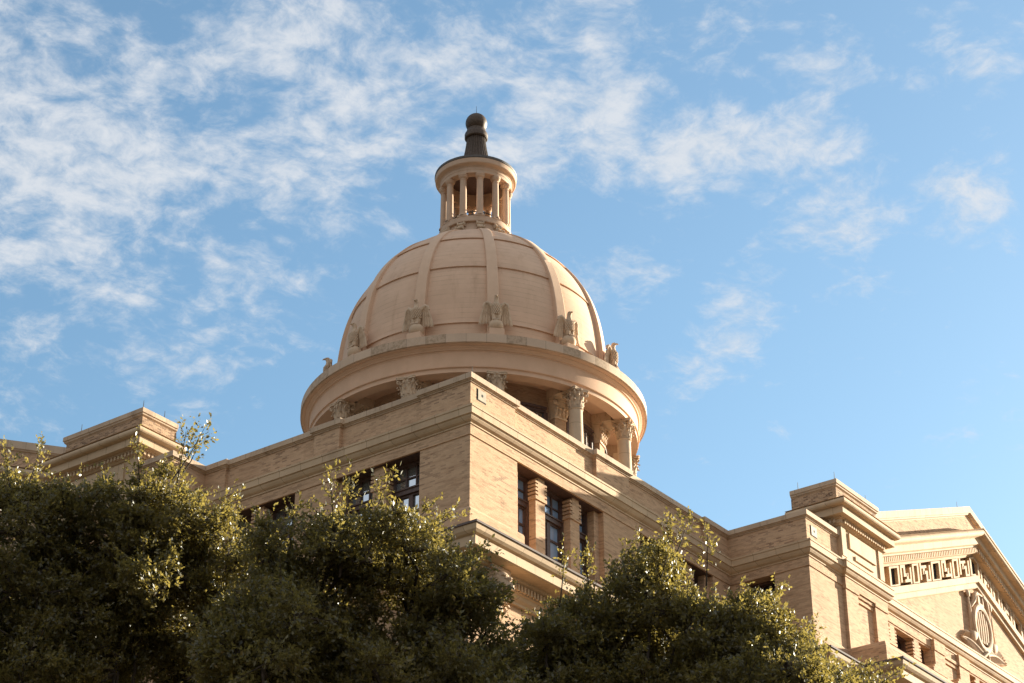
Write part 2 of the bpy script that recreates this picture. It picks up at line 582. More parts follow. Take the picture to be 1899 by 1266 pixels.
    def build(self, name, mat, parent=None, smooth=False, bevel=0.0, angle=35, label=None):
        me = bpy.data.meshes.new(name)
        me.from_pydata(self.v, [], self.f)
        me.validate()
        bm = bmesh.new()
        bm.from_mesh(me)
        bmesh.ops.remove_doubles(bm, verts=bm.verts, dist=1e-5)
        bmesh.ops.recalc_face_normals(bm, faces=bm.faces)
        bm.to_mesh(me)
        bm.free()
        me.materials.append(mat)
        if smooth:
            me.polygons.foreach_set('use_smooth', [True] * len(me.polygons))
            try:
                me.set_sharp_from_angle(angle=R(angle))
            except Exception:
                pass
        o = bpy.data.objects.new(name, me)
        COL.objects.link(o)
        if parent:
            o.parent = parent
            o.matrix_parent_inverse = parent.matrix_world.inverted()
        if bevel:
            b = o.modifiers.new('bevel', 'BEVEL')
            b.width = bevel
            b.segments = 1
            b.limit_method = 'ANGLE'
            b.angle_limit = R(40)
        if label:
            o['label'] = label
        return o


def empty(name, label, cat, loc=(0, 0, 0), rz=0.0, group=None):
    o = bpy.data.objects.new(name, None)
    o.empty_display_size = 0.5
    COL.objects.link(o)
    o.location = loc
    o.rotation_euler = (0, 0, rz)
    o['label'] = label
    o['category'] = cat
    if group:
        o['group'] = group
    bpy.context.view_layer.update()
    return o


# ------------------------------------------------------------------ the courthouse
CH = empty('courthouse', 'tan brick courthouse with stone cornices and a tall ribbed dome with a lantern', 'building')

RW = dict(IC=15.19, uc=30.12, ow=3.19, P1=17.58, ot=3.32, T0=17.50, T1=20.76, op=2.90, opl=4.63, ob=1.45, apex=36.65)
LW = dict(IC=11.28, uc=23.15, ow=1.53, P1=12.86, ot=1.66, T0=12.80, T1=16.72, op=1.12, opl=2.85, ob=0.05, apex=35.36)
SLOPE = 0.387


def main_path(w):
    e = 2 * w['uc']
    return [(0, 0), (w['IC'], 0), (w['IC'], w['ow']), (w['P1'], w['ow']), (w['P1'], w['ot']), (w['T1'], w['ot']), (w['T1'], w['op']),
            (e - w['T1'], w['op']), (e - w['T1'], w['ot']), (e - w['P1'], w['ot']), (e - w['P1'], w['ow']), (e - w['IC'], w['ow']), (e - w['IC'], 0)]


def belt_path(w):
    e = 2 * w['uc']
    return [(0, 0), (w['IC'], 0), (w['IC'], w['ow']), (w['P1'], w['ow']), (w['P1'], w['opl']), (e - w['P1'], w['opl']), (e - w['P1'], w['ow']), (e - w['IC'], w['ow'])]


CORNICE = [(-0.3, 29.91), (0.27, 29.86), (0.27, 29.795), (0.25, 29.79), (0.25, 29.565), (0.21, 29.56), (0.185, 29.49), (0.14, 29.42), (0.085, 29.375), (0.065, 29.37), (0.065, 29.315), (0.0, 29.31)]
FRIEZE = [(0.0, 29.31), (0.035, 29.309), (0.035, 28.975), (0.0, 28.97)]
BELT = [(0.0, 25.58), (1.17, 25.355), (1.165, 25.30), (1.135, 25.20), (1.07, 25.125), (0.985, 25.085), (0.985, 25.06), (1.0, 25.055), (1.0, 24.79), (0.955, 24.765),
        (0.50, 24.74), (0.50, 24.66), (0.40, 24.63), (0.36, 24.60), (0.36, 24.36), (0.30, 24.34), (0.24, 24.24), (0.14, 24.17), (0.12, 24.10), (0.0, 24.09)]
FLASH = [(1.10, 25.43), (1.215, 25.425), (1.215, 25.36), (1.172, 25.352)]
PARA_W = [(0.0, 29.88), (0.0, 30.79)]
PARA_C = [(-0.35, 31.07), (0.105, 31.055), (0.115, 31.045), (0.115, 30.865), (0.075, 30.86), (0.065, 30.83), (0.03, 30.815), (0.03, 30.782), (0.0, 30.78)]
SOFT = 24.09


def toothed_pier(F, o, u0, u1, zs, zt):
    mb = MB()
    b = o - 0.40
    zc = zt - 0.77
    mb.box(F, u0, u1, b, o, zs, zc)
    c0, c1, of = u0 - 0.055, u1 + 0.055, o + 0.045
    z = zc
    hs = [0.12] + [0.050, 0.080] * 4 + [0.13]
    for i, h in enumerate(hs):
        if i % 2 == 1:
            mb.box(F, c0 + 0.13, c1 - 0.13, b, of, z, z + h)
        else:
            mb.box(F, c0, c1, b, of, z, z + h)
        z += h
    mb.build('brick_pier', M['brick'], CH)


def window(F, o, u0, u1, z0, z1, pane, ncol=2):
    """wooden casement with a transom; o = plane of the frame's face"""
    mb = MB()
    j = 0.07
    d0, d1 = o - 0.10, o
    deep = o + 0.10
    mb.box(F, u0, u0 + j, d0, deep, z0, z1)
    mb.box(F, u1 - j, u1, d0, deep, z0, z1)
    mb.box(F, u0 + j, u1 - j, d0, deep, z1 - 0.10, z1)
    tall = z1 - z0 > 2.2
    a, b = u0 + j, u1 - j
    um = (a + b) / 2
    if tall:
        t0, t1 = z1 - 1.03, z1 - 0.82
        mb.box(F, a, b, d0, o + 0.07, t0, t1)
        mb.box(F, a, b, d0, o + 0.11, t1 - 0.06, t1 - 0.015)
        n = 3 if (b - a) > 1.0 else 2
        for k in range(1, n):
            u = a + (b - a) * k / n
            mb.box(F, u - 0.03, u + 0.03, d0, d1 - 0.01, t1, z1 - 0.10)
        zm = (t1 + z1 - 0.10) / 2
        mb.box(F, a, b, d0, d1 - 0.02, zm - 0.025, zm + 0.025)
        mb.box(F, um - 0.085, um + 0.085, d0, d1, z0, t0)
        for zb in (z1 - 1.62, z1 - 2.25):
            if zb > z0 + 0.1:
                mb.box(F, a, b, d0, d1 - 0.02, zb - 0.035, zb + 0.035)
        for e0, e1 in ((a, a + 0.05), (b - 0.05, b)):
            mb.box(F, e0, e1, d0, d1 - 0.005, z0, t0)
        mb.box(F, a, b, d0, d1 - 0.004, t0 - 0.06, t0)
    else:
        mb.box(F, um - 0.05, um + 0.05, d0, d1, z0, z1 - 0.10)
        zm = (z0 + z1) / 2
        mb.box(F, a, b, d0, d1 - 0.02, zm - 0.03, zm + 0.03)
    fr = mb.build('window', M['wood'], CH)
    pm = MB()
    op = o - 0.07
    pm.face([F(u0, op, z0), F(u1, op, z0), F(u1, op, z1), F(u0, op, z1)])
    pm.build('pane', M[pane], fr)
    return fr


def opening(F, o, u0, u1, zs, zt, piers, half, pane, setback=0.19):
    """what stands inside a wide window opening: toothed brick piers, half piers, windows between them"""
    op = o - setback
    edges = [u0 + half]
    for a, b in piers:
        toothed_pier(F, op, a, b, zs, zt)
        edges += [a, b]
    edges.append(u1 - half)
    mb = MB()
    mb.box(F, u0, u1, o - 0.61, o - 0.03, zt - 0.015, zt + 0.02)
    mb.build('soffit_board', M['wood'], CH)
    if half:
        for a, b in ((u0, u0 + half), (u1 - half, u1)):
            mb = MB()
            mb.box(F, a, b, op - 0.40, op, zs, zt)
            mb.build('half_pier', M['brick'], CH)
    for a, b in zip(edges[::2], edges[1::2]):
        window(F, op - 0.36, a, b, zs, zt, pane)


# --- walls of the corner block
ZB, ZT = 25.5, 28.97
OPS_R = [(2.40, 7.16, ZB, ZT), (9.33, 14.0, ZB, ZT)]
OPS_L = [(1.95, 5.36, ZB, ZT), (7.10, 10.48, ZB, ZT)]
low_r = [(2.6, 6.9, 19.0, 22.8), (9.5, 13.8, 19.0, 22.8), (2.6, 6.9, 13.0, 16.8), (9.5, 13.8, 13.0, 16.8)]
low_l = [(2.1, 5.2, 19.0, 22.8), (7.3, 10.3, 19.0, 22.8), (2.1, 5.2, 13.0, 16.8), (7.3, 10.3, 13.0, 16.8)]
mb = MB()
mb.wall(FR, 0, RW['IC'], 0, ZT, 0, OPS_R + low_r)
mb.build('brick_wall', M['brick'], CH)
mb = MB()
mb.wall(FL, 0, LW['IC'], 0, ZT, 0, OPS_L + low_l)
mb.build('brick_wall', M['brick'], CH)
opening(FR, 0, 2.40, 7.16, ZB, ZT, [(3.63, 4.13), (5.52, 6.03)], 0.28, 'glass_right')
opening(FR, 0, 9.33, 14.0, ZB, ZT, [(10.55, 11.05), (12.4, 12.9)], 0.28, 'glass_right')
opening(FL, 0, 1.95, 5.36, ZB, ZT, [(3.42, 3.98)], 0.10, 'glass_left')
opening(FL, 0, 7.10, 10.48, ZB, ZT, [(8.52, 9.08)], 0.10, 'glass_left')
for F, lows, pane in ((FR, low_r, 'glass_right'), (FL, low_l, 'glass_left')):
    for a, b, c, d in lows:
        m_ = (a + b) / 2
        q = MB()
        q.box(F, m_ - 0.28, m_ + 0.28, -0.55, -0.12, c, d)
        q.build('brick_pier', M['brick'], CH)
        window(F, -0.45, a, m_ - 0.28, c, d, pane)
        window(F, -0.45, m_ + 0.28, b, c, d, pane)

# base course that thickens the wall just above the big cornice
for F, spans in ((FR, ((-0.055, 2.70), (6.88, 9.61), (13.72, 15.135))), (FL, ((0.0, 2.05), (5.26, 7.20), (10.38, 11.22)))):
    for a, b in spans:
        mb = MB()
        c = a + (0.055 if a < 0 else 0)
        mb.box(F, a, b, 0.0, 0.055, 25.3, 26.52)
        mb.hexa([F(a, 0, 26.52), F(b, 0, 26.52), F(b, 0.055, 26.52), F(a, 0.055, 26.52), F(c, 0, 26.60), F(b, 0, 26.60), F(b, 0.001, 26.60), F(c, 0.001, 26.60)])
        mb.build('base_course', M['brick'], CH)


# --- the cornices, friezes, belt, parapets
def parapet_path(F):
    if F is FR:
        br = [(2.30, 0.12), (6.78, -0.03), (8.72, 0.12), (13.6, 0.0)]
        w = RW
    else:
        br = [(1.95, 0.12), (5.28, -0.03), (6.36, 0.12), (10.32, 0.0)]
        w = LW
    p = [(0, 0)]
    last = 0.0
    for u, setb in br:
        p += [(u, -last), (u, -setb)]
        last = setb
    p += [(w['IC'], -last), (w['IC'], w['ow']), (w['T0'], w['ow'])]
    return p


for F, w in ((FR, RW), (FL, LW)):
    mb = MB()
    mb.sweep(F, main_path(w), CORNICE, pre=(0, -1))
    mb.build('cornice', M['stone'], CH)
    mb = MB()
    mb.sweep(F, main_path(w), FRIEZE, pre=(0, -1))
    mb.build('frieze', M['brick'], CH)
    mb = MB()
    mb.sweep(F, belt_path(w), BELT, pre=(0, -1))
    # dentils under the big cornice
    bp_ = belt_path(w)
    for (ua, oa), (ub, ob_) in zip(bp_, bp_[1:]):
        L = math.hypot(ub - ua, ob_ - oa)
        n = int(L / 0.16)
        along_u = abs(ub - ua) > abs(ob_ - oa)
        for i in range(n):
            s_ = (i + 0.5) / n
            if along_u:
                u = ua + (ub - ua) * s_
                mb.box(F, u - 0.045, u + 0.045, oa + 0.355, oa + 0.455, 24.39, 24.59)
    mb.build('main_cornice', M['stone'], CH)
    mb = MB()
    mb.sweep(F, belt_path(w), FLASH, pre=(0, -1))
    mb.build('cornice_flashing', M['lead'], CH)
    mb = MB()
    mb.sweep(F, parapet_path(F), PARA_W, pre=(0, -1))
    mb.build('parapet', M['brick'], CH)
    mb = MB()
    mb.sweep(F, parapet_path(F), PARA_C, pre=(0, -1))
    mb.build('parapet_coping', M['coping'], CH)


# --- the two wings with their gables and attic piers
def sheared(mb, F, w, s0, s1, o0, o1, z0, z1, half):
    """box that follows the rake; s = distance from the ridge, z measured at the ridge"""
    uc = w['uc']
    q = []
    for z in (z0, z1):
        for s, o in ((s0, o0), (s1, o0), (s1, o1), (s0, o1)):
            q.append(F(uc + half * s, o, z - SLOPE * abs(s)))
    mb.hexa(q)


def rake(F, w, prof, name, mat, smooth=False):
    smax = w['uc'] - w['T1'] + 0.02
    mb = MB()
    for half in (-1, 1):
        rows = []
        for s in ([smax, 0.0] if half < 0 else [0.0, smax]):
            rows.append([F(w['uc'] + half * s, w['op'] + k, w['apex'] + dz - SLOPE * s) for k, dz in prof])
        mb.grid(rows)
    return mb.build(name, mat, CH)


def bay(F, w, o, us, pane):
    pass


def wing(F, w, right):
    IC, uc, ow, P1, ot, T0, T1, op, opl, ob = (w[k] for k in ('IC', 'uc', 'ow', 'P1', 'ot', 'T0', 'T1', 'op', 'opl', 'ob'))
    e = 2 * uc
    pane = 'glass_right' if right else 'glass_left'
    S = side(F, IC)
    ops = [(0.59, 1.80, ZB, ZT)] if right else []
    mb = MB()
    mb.wall(S, 0, ow, 0, ZT, 0, ops)
    if ops:
        window(S, -0.5, 0.59, 1.80, ZB, ZT, 'glass_dark')
    mb.wall(F, IC, T1 - 0.1, 0, ZT, ow)
    mb.build('brick_wall', M['brick'], CH)
    mb = MB()
    mb.wall(side(F, e - IC, -1), 0, ow, 0, ZT, 0)
    mb.wall(F, e - T1 + 0.1, e - IC, 0, ZT, ow)
    mb.build('brick_wall', M['brick'], CH)
    # front of the portico behind its plinth
    if right:
        q3, q4, pw_ = 25.20, 27.36, 0.88
        piers0 = [(21.62, 22.26), (23.60, 24.25)]
    else:
        q3, q4, pw_ = T1 + 3.0, T1 + 4.6, 0.7
        piers0 = [(T1 + 0.8, T1 + 1.2), (T1 + 1.9, T1 + 2.3)]
    b0 = (T1 + 0.2, q3 - 0.08)
    b1 = (q4 + pw_ + 0.1, e - q4 - pw_ - 0.1)
    bays = [(b0, piers0), (b1, [(b1[0] + 0.65, b1[0] + 1.25), (b1[1] - 1.25, b1[1] - 0.65)]), ((e - b0[1], e - b0[0]), [(e - d, e - c) for c, d in piers0[::-1]])]
    mb = MB()
    mb.wall(F, T1 - 0.1, e - T1 + 0.1, 0, ZT, op, [(a, b, ZB, 28.90) for (a, b), _ in bays], 0.5)
    mb.build('brick_wall', M['brick'], CH)
    for (a, b), piers in bays:
        edges = [a]
        for p in piers:
            toothed_pier(F, op - 0.05, p[0] + 0.05, p[1] - 0.05, ZB, 28.90)
            edges += list(p)
        edges.append(b)
        for c, d in zip(edges[::2], edges[1::2]):
            window(F, op - 0.40, c, d, ZB, 28.90, 'glass_dark')
    # pilasters with their cap bands
    pil = [(P1, P1 + 0.92, ow, ot), (T1 - 0.94, T1, op - 0.1, ot)]
    pil += [(q3, q3 + pw_, op - 0.05, op + 0.13), (q4, q4 + pw_, op - 0.05, op + 0.13)]
    pil += [(e - b, e - a, c, d) for a, b, c, d in pil]
    for a, b, c, d in pil:
        mb = MB()
        mb.box(F, a, b, c, d, 25.2, 28.87)
        mb.box(F, a - 0.03, b + 0.045, c, d + 0.04, 28.87, 29.308 if d < ot else 29.0)
        mb.build('pilaster', M['brick'], CH)
    # stepped frames over the recessed panels between the pilasters
    for a, b, o in ((P1 + 0.97, T1 - 0.99, ow), (q3 + pw_ + 0.05, q4 - 0.05, op)):
        for z0, z1, d in ((28.84, 28.969, 0.11), (28.68, 28.84, 0.055)):
            mb = MB()
            mb.box(F, a, b, o, o + d, z0, z1)
            mb.build('panel_lintel', M['brick'], CH)
    # base course and plinth of the portico
    mb = MB()
    BASE = [(0.0, 26.60), (0.02, 26.57), (0.055, 26.50), (0.055, 25.3)]
    mb.sweep(F, [(IC, 0.06), (IC, ow), (P1, ow)], BASE, caps=False)
    PL = [(-0.9, 26.61), (0.0, 26.60), (0.02, 26.57), (0.06, 26.44), (0.065, 26.36), (0.065, 24.0)]
    mb.sweep(F, [(P1, ow), (P1, opl), (e - P1, opl), (e - P1, ow)], PL, caps=False)
    mb.face([F(P1, ow, 26.59), F(e - P1, ow, 26.59), F(e - P1, opl, 26.59), F(P1, opl, 26.59)])
    # pedestal blocks that break the plinth's top under the piers
    mb.build('portico_plinth', M['brick'], CH)
    for (a, b), piers in bays:
        for c, d in piers:
            for k in (0, 1):
                mb = MB()
                mb.box(F, c - 0.25 + k * 0.22, d + 0.25 - k * 0.22, opl - 0.55, opl + 0.02 - k * 0.05, 26.61 + k * 0.16, 26.77 + k * 0.16)
                mb.build('pedestal', M['brick'], CH)
    mb = MB()
    mb.wall(F, P1, e - P1, 0, 24.3, opl)
    mb.wall(side(F, P1), ow, opl, 0, 24.3, 0)
    mb.build('portico_wall', M['brick'], CH)

    # ---- gable
    ap = w['apex']
    rake(F, w, [(0.20, 0.0), (0.20, -0.29), (0.16, -0.30), (0.13, -0.36), (0.05, -0.38), (0.05, -0.42)], 'gable_coping', M['coping'])
    rake(F, w, [(0.05, -0.42), (0.05, -1.10)], 'gable_parapet', M['brick'])
    tor = [(0.0, -1.08), (0.70, -1.13)]
    for i in range(9):
        a = PI / 2 - PI * i / 8
        tor.append((0.56 + 0.15 * math.cos(a), -1.295 + 0.155 * math.sin(a)))
    tor += [(0.50, -1.47), (0.45, -1.50), (0.45, -1.75), (0.40, -1.78), (0.32, -1.80), (0.32, -1.86), (0.27, -1.88), (0.27, -2.12), (0.10, -2.14), (0.05, -2.20), (0.05, -2.23), (0.0, -2.24)]
    g = rake(F, w, tor, 'raking_cornice', M['stone'])
    rake(F, w, [(0.0, -2.24), (-0.18, -2.245), (-0.18, -3.095), (0.0, -3.10)], 'fret_ground', M['stone'])
    rake(F, w, [(0.0, -3.10), (0.20, -3.11), (0.20, -3.38), (0.17, -3.40), (0.12, -3.41), (0.12, -3.62), (0.07, -3.65), (0.0, -3.66)], 'gable_moulding', M['stone'])
    # tympanum wall
    smax = uc - T1
    mb = MB()
    zt = ap - 3.66
    sb = (zt - 29.7) / SLOPE
    sb = min(sb, smax)
    mb.face([F(uc - smax, op, 29.7), F(uc + smax, op, 29.7), F(uc + smax, op, max(29.7, zt - SLOPE * smax)), F(uc + sb, op, zt - SLOPE * sb), F(uc, op, zt), F(uc - sb, op, zt - SLOPE * sb), F(uc - smax, op, max(29.7, zt - SLOPE * smax))])
    mb.build('tympanum', M['brick'], CH)
    # roof planes behind the gable
    mb = MB()
    for half in (-1, 1):
        mb.face([F(uc, op - 0.0, ap - 0.05), F(uc + half * (uc - IC), op - 0.0, ap - 0.05 - SLOPE * (uc - IC)), F(uc + half * (uc - IC), -14, ap - 0.05 - SLOPE * (uc - IC)), F(uc, -14, ap - 0.05)])
    mb.build('gable_roof', M['roofing'], CH)
    # dentils and key fret of the raking frieze
    fret = MB()
    for half in (-1, 1):
        mb = MB()
        sheared(mb, F, w, 0.03 * half * half, smax, op + 0.20, op + 0.272, ap - 2.115, ap - 1.885, half)
        s = 0.10
        while s < smax - 0.1:
            sheared(mb, F, w, s, s + 0.085, op + 0.26, op + 0.345, ap - 2.10, ap - 1.90, half)
            s += 0.165
        mb.build('dentil_band', M['stone'], g)
    # key fret: dark slots every half period, a broken key between them
    H0, H1 = ap - 3.10, ap - 2.26
    hh = H1 - H0

    def bar(s0, s1, t0, t1, half, o1=0.10):
        sheared(fret, F, w, s0, s1, op - 0.20, op + o1, H0 + hh * t0, H0 + hh * t1, half)
    period = 3.86
    for half in (-1, 1):
        k = 0
        while k * period / 2 < smax + 1:
            c = k * period / 2
            wide = k % 2 == 0
            wd = 0.29 if wide else 0.15
            if c + wd < smax:
                s0 = max(0.0, c - wd)
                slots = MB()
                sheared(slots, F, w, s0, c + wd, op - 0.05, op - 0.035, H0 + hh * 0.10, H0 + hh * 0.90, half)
                slots.build('fret_slot', M['hole_shade'], g)
                bar(s0, c + wd, 0.90, 1.0, half)
                bar(s0, c + wd, 0.0, 0.10, half)
                if c - wd > 0:
                    bar(c - wd - 0.14, c - wd, 0.0, 1.0, half)
                bar(c + wd, c + wd + 0.14, 0.0, 1.0, half)
            # the key to the right of this slot
            a = c + wd + 0.14
            b = (k + 1) * period / 2 - (0.15 if wide else 0.29) - 0.14
            if b < smax:
                L = b - a
                up = wide

                def kb(x0, x1, t0, t1):
                    if not up:
                        t0, t1 = 1 - t1, 1 - t0
                        x0, x1 = 1 - x1, 1 - x0
                    bar(a + L * x0, a + L * x1, t0, t1, half)
                kb(0.10, 0.20, 0.0, 0.84)
                kb(0.20, 0.46, 0.0, 0.14)
                kb(0.33, 0.46, 0.14, 0.58)
                kb(0.46, 0.60, 0.42, 0.58)
                kb(0.54, 0.67, 0.42, 0.86)
                kb(0.40, 0.54, 0.72, 0.86)
                kb(0.67, 0.80, 0.72, 0.86)
                kb(0.80, 0.90, 0.16, 1.0)
            k += 1
    fo = fret.build('key_fret', M['stone'], g)

    # ---- attic piers at both ends of the gable
    for mir in (False, True):
        u0, u1 = (T0, T1) if not mir else (e - T1, e - T0)
        path = [(u0, ob), (u0, ot), (u1, ot), (u1, ob)]
        mb = MB()
        mb.sweep(F, path, [(0.0, 29.88), (0.0, 31.300)], caps=False)
        mb.sweep(F, path, [(0.0, 30.10), (0.03, 30.09), (0.03, 29.88)], caps=False)
        f = ot
        mb.box(F, u0 + 0.02, u0 + 0.36, f - 0.02, f + 0.05, 30.11, 31.290)
        mb.box(F, u1 - 0.36, u1 - 0.02, f - 0.02, f + 0.05, 30.11, 31.290)
        mb.box(F, u0 + 0.62, u1 - 0.62, f - 0.02, f + 0.06, 30.56, 31.16)
        mb.box(F, u0 + 1.0, u1 - 0.85, f - 0.02, f + 0.05, 30.22, 30.38)
        ao = mb.build('attic_pier', M['stone'], CH)
        mb = MB()
        T = [(0.0, 32.180), (0.57, 32.100)]
        for i in range(9):
            a = PI / 2 - PI * i / 8
            T.append((0.45 + 0.13 * math.cos(a), 31.970 + 0.125 * math.sin(a)))
        T += [(0.38, 31.830), (0.38, 31.820), (0.39, 31.810), (0.39, 31.560), (0.34, 31.540), (0.20, 31.530), (0.20, 31.480), (0.13, 31.470), (0.13, 31.320), (0.10, 31.310), (0.05, 31.260), (0.0, 31.250)]
        mb.sweep(F, path, T, caps=True)
        n = int((u1 - u0) / 0.165)
        for i in range(n):
            u = u0 + 0.05 + (u1 - u0 - 0.1) * (i + 0.5) / n
            mb.box(F, u - 0.045, u + 0.045, f + 0.125, f + 0.20, 31.330, 31.462)
        if not mir:
            n2 = int((ot - ob) / 0.165)
            for i in range(n2):
                o = ob + (ot - ob) * (i + 0.5) / n2
                mb.box(F, u0 - 0.20, u0 - 0.125, o - 0.045, o + 0.045, 31.330, 31.462)
        mb.build('attic_cornice', M['stone'], ao)
        mb = MB()
        pb = [(u0 + 0.02, ob), (u0 + 0.02, ot - 0.02), (u1 - 0.14, ot - 0.02), (u1 - 0.14, ob)]
        mb.sweep(F, pb, [(0.0, 32.140), (0.0, 32.820)], caps=False)
        mb.face([F(u0, ob, 30), F(u1, ob, 30), F(u1, ob, 32.800), F(u0, ob, 32.800)])
        mb.build('attic_parapet', M['oldbrick'], ao)
        mb = MB()
        mb.sweep(F, pb, [(-0.3, 33.120), (0.09, 33.100), (0.10, 33.090), (0.10, 32.930), (0.07, 32.920), (0.06, 32.860), (0.03, 32.840), (0.0, 32.810)], caps=True)
        mb.face([F(u0 + 0.2, ob, 33.110), F(u1 - 0.2, ob, 33.110), F(u1 - 0.2, ot - 0.3, 33.110), F(u0 + 0.2, ot - 0.3, 33.110)])
        mb.build('attic_coping', M['coping'], ao)


wing(FR, RW, True)
wing(FL, LW, False)

# flat roof
mb = MB()
mb.face([(0.3, 0.3, 30.3), (60, 0.3, 30.3), (60, 46, 30.3), (0.3, 46, 30.3)])
mb.build('flat_roof', M['roofing'], CH)
mb = MB()
mb.face([(60, 0, 0), (60, 46, 0), (60, 46, 30), (60, 0, 30)])
mb.face([(0, 46, 0), (60, 46, 0), (60, 46, 30), (0, 46, 30)])
mb.face([(45.05, 0, 0), (60, 0, 0), (60, 0, 30), (45.05, 0, 30)])
mb.face([(0, 35.02, 0), (0, 46, 0), (0, 46, 30), (0, 35.02, 30)])
mb.build('brick_wall', M['brick'], CH)


# scupper plates
def plate(F, o, u, z):
    mb = MB()
    mb.box(F, u, u + 0.40, o, o + 0.022, z, z + 0.36)
    p = mb.build('scupper_plate', M['plate'], CH)
    mb = MB()
    mb.box(F, u - 0.055, u + 0.425, o, o + 0.006, z - 0.03, z + 0.375)  # dark backing sheet painted in as the recess shadow round the plate
    mb.build('recess_shadow', M['hole_shade'], p)
    mb = MB()
    c = [F(u + 0.21 + 0.045 * math.cos(a * PI / 6), o + 0.026, z + 0.19 + 0.05 * math.sin(a * PI / 6)) for a in range(12)]
    mb.face(c)
    mb.build('hole_shade', M['hole_shade'], p)


plate(FR, 0.0, 0.36, 30.31)
plate(FR, RW['ow'], 15.52, 30.24)


# lightning rods
def rod(p, h):
    mb = MB()
    mb.tube([p, (p[0], p[1], p[2] + h)], [0.016, 0.008], 5)
    mb.tube([(p[0], p[1], p[2]), (p[0], p[1], p[2] + 0.05)], [0.04, 0.03], 6)
    mb.build('lightning_rod', M['rod'], CH)


rod(FR(0.05, 0.02, 31.0), 0.32)
rod(FR(17.55, 3.27, 33.1), 0.33)
rod(FR(17.55, 1.75, 33.1), 0.33)
rod(FR(20.0, 3.25, 33.1), 0.30)
rod(FR(29.3, 2.9, 36.2), 0.42)
rod(FL(12.85, 1.62, 33.1), 0.33)
rod(FL(12.85, 0.62, 33.1), 0.33)
rod(FL(15.9, 1.62, 33.1), 0.33)

# ------------------------------------------------------------------ lion-head console at the corner
def lion():
    u0, u1, f = 0.30, 1.22, 0.78
    mb = MB()
    # bracket block with its fluted side and scroll
    mb.box(FR, u0 + 0.04, u1 - 0.04, 0.0, 0.50, 23.75, 24.64)
    for i in range(5):
        o = 0.08 + i * 0.09
        mb.box(FR, u0 - 0.02, u0 + 0.045, o, o + 0.05, 23.85, 24.6)
    mb.box(FR, u0, u1, 0.0, 0.62, 24.60, 24.72)
    sc_ = []
    for i in range(22):
        a = i * 0.42
        r = 0.20 * (1 - i / 26)
        sc_.append((0.36 + r * math.cos(a), 23.58 + r * math.sin(a)))
    for uu in (u0 + 0.02, u1 - 0.02):
        mb.tube([FR(uu, o, z) for o, z in sc_], 0.045, 6)
    mb.blob(FR, ((u0 + u1) / 2, 0.33, 23.55), (0.40, 0.20, 0.22), 12, 8)
    con = mb.build('lion_console', M['carved'], CH, smooth=True)
    mb = MB()
    cu = (u0 + u1) / 2
    mb.blob(FR, (cu, 0.62, 24.22), (0.30, 0.28, 0.36), 16, 10)                 # skull
    mb.blob(FR, (cu, 0.86, 24.06), (0.15, 0.20, 0.14), 12, 8)                  # muzzle
    mb.blob(FR, (cu, 1.00, 24.11), (0.075, 0.06, 0.055), 8, 6)                 # nose
    mb.blob(FR, (cu, 0.84, 24.26), (0.07, 0.16, 0.09), 8, 6)                   # bridge
    mb.blob(FR, (cu, 0.80, 23.86), (0.11, 0.13, 0.09), 10, 6)                  # jaw
    for s_ in (-1, 1):
        mb.blob(FR, (cu + s_ * 0.12, 0.86, 24.28), (0.055, 0.05, 0.04), 8, 6)  # eye
        mb.blob(FR, (cu + s_ * 0.13, 0.80, 24.37), (0.11, 0.10, 0.045), 8, 6)  # brow
        mb.blob(FR, (cu + s_ * 0.27, 0.62, 24.47), (0.07, 0.06, 0.09), 8, 6)   # ear
        mb.blob(FR, (cu + s_ * 0.12, 0.92, 24.02), (0.075, 0.09, 0.065), 8, 6)  # cheek
    rnd = random.Random(3)
    for ring, (ru, rz, oo) in enumerate(((0.34, 0.42, 0.60), (0.43, 0.52, 0.48), (0.47, 0.60, 0.36))):
        for i in range(17):
            a = PI * 2 * i / 17 + ring * 0.2
            if ring == 2 and math.sin(a) > 0.6:
                continue
            cx_, cz_ = cu + ru * math.cos(a), 24.16 + rz * math.sin(a) * (0.8 if math.sin(a) > 0 else 1)
            mb.tube([FR(cx_ - 0.10 * math.cos(a), oo + 0.10, cz_ - 0.10 * math.sin(a)), FR(cx_, oo + 0.06, cz_), FR(cx_ + 0.09 * math.cos(a + 0.3), oo - 0.05, cz_ + 0.10 * math.sin(a + 0.3) - 0.04)], [0.05, 0.07, 0.015], 6)
    mb.build('lion_head', M['carved'], con, smooth=True)


lion()

